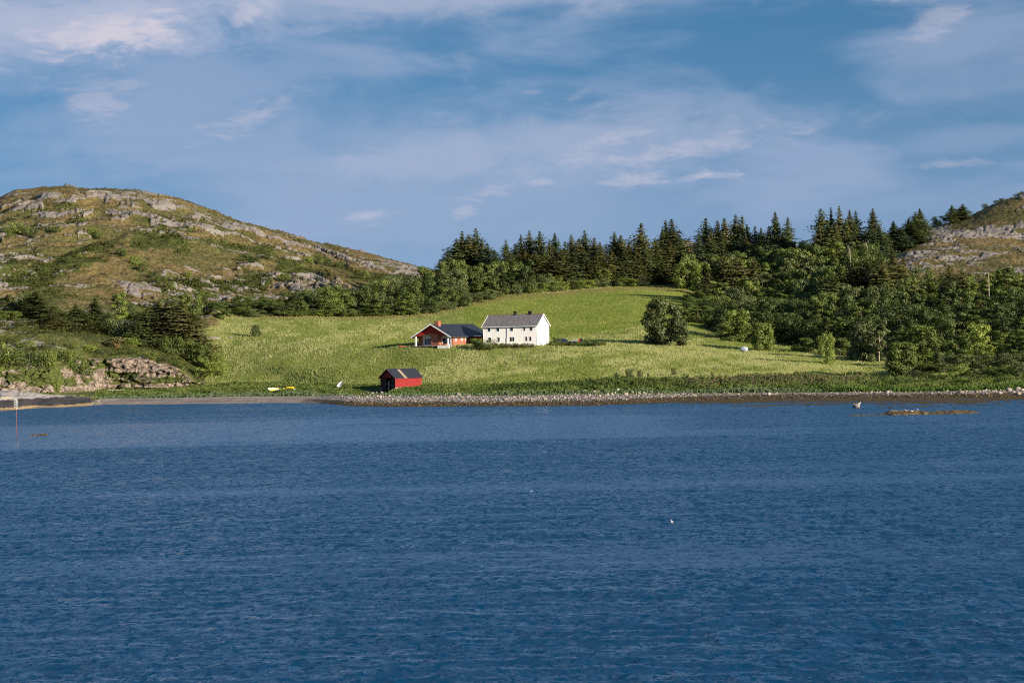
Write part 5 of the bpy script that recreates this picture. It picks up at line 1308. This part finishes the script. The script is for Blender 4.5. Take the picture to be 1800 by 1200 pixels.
def low_rock(name, px0, px1, pyb, hpx, prof, depth, label, cat, seed, mat):
    q0 = level(px0, pyb); q1 = level(px1, pyb); Yb = H * F / ((q0[1] + q1[1]) / 2 - HZ)
    X0, X1 = (q0[0] - 900) / F * Yb, (q1[0] - 900) / F * Yb; hm = hpx * Yb / F
    nx, ny = 150, 26; u = np.linspace(0, 1, nx); v = np.linspace(0, 1, ny); U, Vv = np.meshgrid(u, v)
    pr = np.interp(U, [p[0] for p in prof], [p[1] for p in prof]); cross = np.sqrt(np.clip(1 - (2 * Vv - 1) ** 2, 0, 1))
    Zr = hm * pr * cross * (.75 + .5 * fbm(U * 30, Vv * 5, 3, seed)) + .10 * (fbm(U * 90, Vv * 12, 3, seed + 1) - .5) - .25 * (1 - cross) - .05
    w_ = depth * (.4 + .6 * pr)
    vv = np.stack([(X1 - X0) * U, (Vv - .5) * w_ + .4 * (fbm(U * 14, U * 0, 2, seed + 2) - .5), Zr], -1).reshape(-1, 3)
    idx = np.arange(nx * ny).reshape(ny, nx); f = np.stack([idx[:-1, :-1], idx[:-1, 1:], idx[1:, 1:], idx[1:, :-1]], -1).reshape(-1, 4)
    o = link(name, mesh_np(name, vv, f, mat), None, (X0, Yb + depth / 2, 0)); tag(o, label, cat); return o, X0, X1, Yb
def skerry_mat():
    m, g, b, o = material('weedy_rock'); P = g.n('ShaderNodeTexCoord').outputs['Object']; x, y, z = g.sep(P); n = g.noise(P, 1.6, 5, .7)
    zz = g.m('ADD', z, g.m('MULTIPLY', g.m('SUBTRACT', n, .5), .5))
    c = g.mix(g.ss(n, .4, .6), (.030, .022, .010, 1), (.13, .088, .028, 1)); c = g.mix(g.ss(zz, .5, .66), c, (.20, .16, .125, 1))
    g.put(b.inputs['Base Color'], c); b.inputs['Roughness'].default_value = .6; return m
M_SK = skerry_mat()
low_rock('skerry', 1492, 1732, 728.5, 9, [(0, .12), (.05, .35), (.2, .15), (.27, .35), (.33, .9), (.45, .85), (.56, .8), (.6, .5), (.75, .7), (.9, .6), (1, .05)], 4.5, 'long low weed-covered skerry with gulls off the right shore', 'skerry', 90, M_SK)
low_rock('rock_awash', 50, 84, 765.5, 4, [(0, .3), (.2, .8), (.45, .6), (.55, .7), (.8, 1), (1, .2)], 1.6, 'small dark rock just awash beside the red marker pole', 'rock', 94, M_SK)

# ------------------------------------------------------------------ sea marker
def sea_marker():
    qx, qy = level(29.6, 768); Y = H * F / (qy - HZ); X = (qx - 900) / F * Y; k = Y / F
    r = empty('sea_marker', (X, Y, 0)); tag(r, 'thin red marker pole with white ladder-like topmark standing in the water', 'sea marker')
    red = simple('marker_red', (.19, .07, .065), .7, .2, 3); wh = simple('marker_white', (.42, .42, .40), .6, .08)
    hp = 68 * k
    MB().tube([(0, 0, -1.5), (0, 0, hp * .72)], [.05, .05], 8).build('lower_pole', red, r)
    MB().tube([(0, 0, hp * .72), (0, 0, hp * .985)], [.07, .06], 8).build('upper_pole', wh, r)
    b = MB().box(-.30, -.24, -.12, -.09, hp * .77, hp * .95).box(.24, .30, -.12, -.09, hp * .77, hp * .95)
    for i in range(5): b.box(-.24, .24, -.12, -.09, hp * (.77 + .043 * i), hp * (.785 + .043 * i))
    b.build('ladder_frame', wh, r)
    b = MB().box(-.02, .22, -.085, -.07, hp * .77, hp * .95).build('board', wh, r)
    MB().box(-.14, .14, -.14, .14, hp * .955, hp * 1.0).build('cap', wh, r)
    d = MB()
    for i in range(3): d.box(.05, .17, -.095, -.087, hp * (.79 + .05 * i), hp * (.81 + .05 * i))
    d.build('hole', M_CHIM, r)
sea_marker()

# ------------------------------------------------------------------ boats
def hull(L, W, D, mat, name, parent, sharp_stern=False, inner=None):
    n = 15; m = 9; v = []; f = []
    for i in range(n):
        t = i / (n - 1); wd = W / 2 * (max(.02, 1 - t ** 2.6) * (min(1, .72 + t * .8)) if not sharp_stern else max(.02, 1 - abs(2 * t - 1) ** 2.6))
        sheer = D * (1 + .25 * (t - .35) ** 2 * 2); keel = D * .5 * max(0, t - .8) ** 1.4 * 3
        for j in range(m):
            a = -1 + 2 * j / (m - 1); v.append((t * L, wd * math.sin(a * math.pi / 2), keel + (sheer - keel) * (1 - math.cos(a * math.pi / 2)) ** 1.1))
    for i in range(n - 1):
        for j in range(m - 1): f.append((i * m + j, (i + 1) * m + j, (i + 1) * m + j + 1, i * m + j + 1))
    f.append(tuple(range(m)))
    me = bpy.data.meshes.new(name); me.from_pydata(v, [], f); me.materials.append(mat)
    for p in me.polygons: p.use_smooth = len(p.vertices) == 4
    o = link(name, me, parent); so_ = o.modifiers.new('s', 'SOLIDIFY'); so_.thickness = .05; so_.offset = 0
    return o
M_YEL = simple('yellow_paint', (.80, .52, .02), .4, .06, 2); M_BW = simple('boat_white', (.74, .73, .70), .4, .06, 2); M_BLUE = simple('boat_blue', (.06, .10, .19), .5, .1, 2); M_REDB = simple('bright_red', (.55, .04, .03), .5, .1)
def boat(name, px_, py_, rz, L, W, D, mats, label, tilt=(0, 0), sharp=False, up=0.0, wood=True):
    x, y, z = hit(px_, py_); r = empty(name, (x, y, z + .05 + up)); r.rotation_euler = (tilt[0], tilt[1], rz); tag(r, label, 'boat')
    hull(L, W, D, mats[0], 'hull', r, sharp); MB().box(L * .3, L * .36, -W * .42, W * .42, D * .75, D * .80).build('thwart', mats[1], r); MB().box(L * .6, L * .66, -W * .38, W * .38, D * .75, D * .80).build('thwart', mats[1], r)
    rl = MB(); n = 12
    for sgn in (-1, 1):
        pts = []
        for i in range(n):
            t = i / (n - 1); wd = W / 2 * (max(.02, 1 - t ** 2.6) * (min(1, .72 + t * .8)) if not sharp else max(.02, 1 - abs(2 * t - 1) ** 2.6)); pts.append((t * L, sgn * wd, D * (1 + .5 * (t - .35) ** 2)))
        rl.tube(pts, [.035] * n, 5)
    rl.build('gunwale', mats[1], r); return r
boat('rowing_boat', 471, 686.5, R(25), 2.9, 1.15, .42, (M_BW, M_YEL), 'small white rowing boat pulled up in the grass, leftmost by the beach', tilt=(R(28), 0))
boat('dinghy', 475, 688.5, R(15), 1.5, .7, .3, (M_YEL, M_YEL), 'little yellow dinghy leaning against the leftmost white rowing boat', tilt=(R(-35), 0), sharp=True)
boat('canoe', 494, 687.5, R(17), 3.3, .8, .40, (M_YEL, M_YEL), 'bright yellow canoe lying on the grass above the beach', tilt=(R(40), R(-8)), sharp=True, up=.1)
boat('skiff', 503, 688, R(22), 2.4, .7, .25, (M_BW, M_BW), 'low white skiff lying right under the yellow canoe', tilt=(R(10), R(-6)))
boat('upturned_skiff', 594, 683, R(52), 2.2, 1.0, .40, (M_BW, M_BLUE), 'white and blue boat tipped up in the grass left of the boathouse', tilt=(R(35), R(-38)), up=.2)
boat('red_kayak', 700, 610.5, R(5), 2.0, .6, .3, (M_REDB, M_REDB), 'low red boat shape in the grass left of the red house deck', sharp=True)


def bale():
    x, y, z = hit(1308, 618.5); r = empty('wrapped_bale', (x, y, z), R(-20)); tag(r, 'white wrapped bundle lying in the grass at the edge of the wood', 'bale')
    g = np.random.default_rng(3); mb = MB(); rad = .78; n = 20; pts = [(-.95, 0, .68), (-.9, 0, .68), (-.55, 0, .72), (0, 0, .74), (.5, 0, .72), (.85, 0, .68), (.92, 0, .68)]
    mb.tube(pts, [.35, .62, .76, .78, .75, .6, .3], n)
    v = [(p[0] + g.normal() * .03, p[1] + g.normal() * .03, p[2] * (.92) + g.normal() * .03) for p in mb.v]; mb.v = v
    m, gg, b, o = material('white_wrap'); b.inputs['Base Color'].default_value = (.40, .43, .48, 1); b.inputs['Roughness'].default_value = .35
    mb.build('wrap', m, r, True)
    k = MB()
    for i in range(6):
        a = i * 1.05; k.tube([(.93, 0, .64), (1.0, .28 * math.cos(a), .64 + .28 * math.sin(a)), (.86, .52 * math.cos(a), .64 + .5 * math.sin(a))], [.05, .05, .02], 5)
    k.build('pleat', m, r, True)
bale()

# ------------------------------------------------------------------ vehicles by the farmhouse
def car():
    x, y, z = hit(987, 604); Yw = y; x, y, z = at(987, 601.0, Yw + 3); z = ground(x, y); r = empty('parked_car', (x, y, z), R(-12)); tag(r, 'dark blue car parked beside the farmhouse, half hidden by grass', 'car')
    body = simple('car_paint', (.012, .018, .04), .25, .03, 1, .6); L, W = 3.9, 1.65
    prof = [(-1.95, .45), (-1.9, .80), (-1.35, .92), (-.95, 1.38), (.55, 1.42), (1.3, .98), (1.88, .85), (1.95, .45), (1.6, .30), (-1.6, .30)]
    MB().prism(prof, -W / 2, W / 2, 'y').build('body', body, r)
    MB().prism([(-1.22, .95), (-.9, 1.32), (-.2, 1.34), (-.2, .95)], -W / 2 - .012, -W / 2 + .02, 'y').prism([(-.12, .95), (-.12, 1.34), (.48, 1.35), (1.1, .98)], -W / 2 - .012, -W / 2 + .02, 'y').build('side_window', M_GLASS, r)
    for cx in (-1.2, 1.2):
        for sy in (-1, 1):
            wv = MB().tube([(cx, sy * (W / 2 - .2), .32), (cx, sy * (W / 2 + .02), .32)], [.32, .32], 14).build('wheel', M_CHIM, r); MB().tube([(cx, sy * (W / 2 + .02), .32), (cx, sy * (W / 2 + .03), .32)], [.18, .18], 10).build('rim', M_METAL, wv)
    for sy in (-.6, .6): MB().box(1.90, 1.96, sy - .15, sy + .15, .62, .74).build('headlight', M_WHITE, r)
def trailer():
    x, y, z = hit(1010, 604); x, y, z = at(1010, 601, y + 4); z = ground(x, y); r = empty('boat_trailer', (x, y, z), R(-10)); tag(r, 'small grey trailer with a red end between the parked car and the hedge', 'trailer')
    MB().prism([(-1.0, .5), (1.0, .5), (1.1, 1.1), (-1.1, .85)], -.6, .6, 'y').build('bed', M_METAL, r)
    MB().box(1.12, 1.5, -.35, .35, .6, 1.15).build('red_box', M_REDB, r); MB().box(1.55, 2.1, -.3, .3, .5, 1.35).build('dark_box', M_CHIM, r)
    MB().tube([(1.0, 0, .5), (2.6, 0, .45)], [.05, .05], 6).build('drawbar', M_METAL, r); MB().box(-2.6, -1.2, -.5, .5, .15, .55).build('tarp', M_DARKWOOD, r)
    for sy in (-.68, .68): MB().tube([(0, sy - .08, .32), (0, sy + .08, .32)], [.32, .32], 12).build('wheel', M_CHIM, r)
car(); trailer()

# ------------------------------------------------------------------ small wooden things
def table_bench():
    x, y, z = hit(204, 689.5); k = y / F; r = empty('picnic_bench', (x, y, z), R(-3)); tag(r, 'low weathered plank bench on the grass below the sea cliff', 'bench')
    Lb = 29 * k; t = MB().box(-Lb / 2, Lb / 2, -.35, .35, .62, .70).build('top', simple('pale_plank', (.55, .48, .40), .8, .15, 3), r)
    for a in (-.32, -.18, .3): MB().box(a * Lb, a * Lb + .09, -.3, .3, -.2, .62).build('leg', M_WOODG, r)
table_bench()
def post(px_, top_, base_, label, cat='post', name='fence_post', wdt=.10, grp=None, Y=None):
    if Y: x, y, _ = at(px_, base_, Y * S); z = ground(x, y)
    else: x, y, z = hit(px_, base_)
    zt = at(px_, top_, y)[2]; h = max(zt - z, .5); o = MB().tube([(0, 0, -.3), (0, 0, h)], [wdt, wdt * .85], 8).build(name, M_WOODG if Y is None else simple('pole_wood', (.48, .40, .30), .8, .15, 2)); o.location = (x, y, z); tag(o, label, cat, grp)
for i, (a, b_, c_) in enumerate([(382, 600, 606), (426, 601, 608), (512, 609, 614), (1311, 596, 601)]):
    post(a, b_, c_, f'thin wooden fence post in the grass, {("leftmost, near the conifer clump", "second from the left, below the small bush", "third from the left, in open field", "alone at the right by the white bundle")[i]}', grp='thin fence posts in the field', wdt=.07)
post(1738.5, 480, 512, 'bare wooden utility pole rising out of the right-hand trees', 'utility pole', 'utility_pole', .11, Y=668)
def log(px0, py0, px1, py1, label, rad=.10):
    a = hit(px0, py0); b_ = hit(px1, py1); a = Vector(a); b_ = Vector((b_[0], a.y + (b_[1] - a.y) * .3, b_[2])) ; d = b_ - a
    o = MB().tube([(0, 0, .08), tuple(d * .5 + Vector((0, 0, .12))), tuple(d + Vector((0, 0, .1)))], [rad, rad * .9, rad * .5], 7).build('driftwood_log', simple('bleached_wood', (.50, .44, .38), .85, .15, 3)); o.location = a; tag(o, label, 'driftwood')
log(1670, 683.5, 1692, 682, 'long bleached driftwood log at the right end of the meadow bank', .12)
log(1683, 679, 1706, 680, 'second bleached log lying behind the long one at the right beach', .10)
log(1012, 689.5, 1031, 686, 'thin bleached driftwood branch above the middle of the beach', .09)
log(618, 694, 631, 694, 'short pinkish plank among the stones left of the boathouse', .09)

# ------------------------------------------------------------------ gulls
M_GW = simple('gull_white', (.78, .77, .75), .7, .03); M_GG = simple('gull_grey', (.28, .29, .31), .7, .05); M_BEAK = simple('gull_beak', (.6, .35, .04), .6)
def gull(loc, rz, label, group=None, fly=False, s=1.0, bank=0.0):
    r = empty('gull', loc, rz); r.scale = (s, s, s); r.rotation_euler = (bank, 0, rz); tag(r, label, 'gull', group)
    zb = 0 if fly else .20
    MB().tube([(-.34, 0, zb + .06), (-.26, 0, zb + .05), (-.12, 0, zb + .04), (.04, 0, zb + .05), (.15, 0, zb + .11), (.20, 0, zb + (.17 if not fly else .10)), (.26, 0, zb + (.21 if not fly else .10)), (.31, 0, zb + (.20 if not fly else .09))],
              [.015, .045, .085, .095, .07, .05, .052, .02], 10).build('body', M_GW, r, True)
    zz = zb + (.20 if not fly else .09)
    MB().tube([(.30, 0, zz), (.38, 0, zz - .02)], [.018, .005], 6).build('beak', M_BEAK, r)
    for sy in (-1, 1):
        if fly: MB().poly([(.10, sy * .05, .09), (-.10, sy * .05, .09), (-.13, sy * .38, .22), (-.16, sy * .72, .16), (-.02, sy * .42, .235), (.10, sy * .30, .20), (.10, sy * .05, .115), (-.02, sy * .42, .245), (.10, sy * .30, .212)], [(0, 1, 2, 4, 5), (2, 3, 4), (6, 8, 7, 2, 1)]).build('wing', M_GG, r)
        else:
            MB().tube([(.10, sy * .075, zb + .08), (-.05, sy * .095, zb + .075), (-.22, sy * .06, zb + .07), (-.40, sy * .02, zb + .05)], [.03, .055, .035, .008], 6).build('wing', M_GG, r, True)
            MB().tube([(.0, sy * .035, -.02), (.0, sy * .035, zb)], [.01, .012], 5).build('leg', M_BEAK, r)
def on_sea(px_, py_, z=0.0):
    qx, qy = level(px_, py_); Y = (H - z) * F / (qy - HZ); return ((qx - 900) / F * Y, Y, z)
gull(on_sea(1503.5, 713.5, .78), R(160), 'gull sitting low on the lone boulder, left of the pair', 'gulls on the lone boulder', s=.9)
gull(on_sea(1510.5, 711.5, .80), R(20), 'gull standing taller on the lone boulder, right of the pair', 'gulls on the lone boulder', s=1.0)
gull(on_sea(1593, 723.5, .58), R(150), 'gull sitting on the skerry, leftmost of three', 'gulls on the skerry', s=.9)
gull(on_sea(1603.5, 722.5, .85), R(15), 'gull just lifting off the middle of the skerry', 'gulls on the skerry', fly=True, s=.6)
gull(on_sea(1613.5, 723, .60), R(100), 'gull standing upright on the skerry, rightmost of three', 'gulls on the skerry', s=1.0)
gull(on_sea(1181, 917, 1.5), R(30), 'gull flying low over the open water right of centre', None, fly=True, s=.3, bank=R(40))
gull(on_sea(936, 867, -.17), R(170), 'gull floating on the water below the farmhouse', None, s=.55)
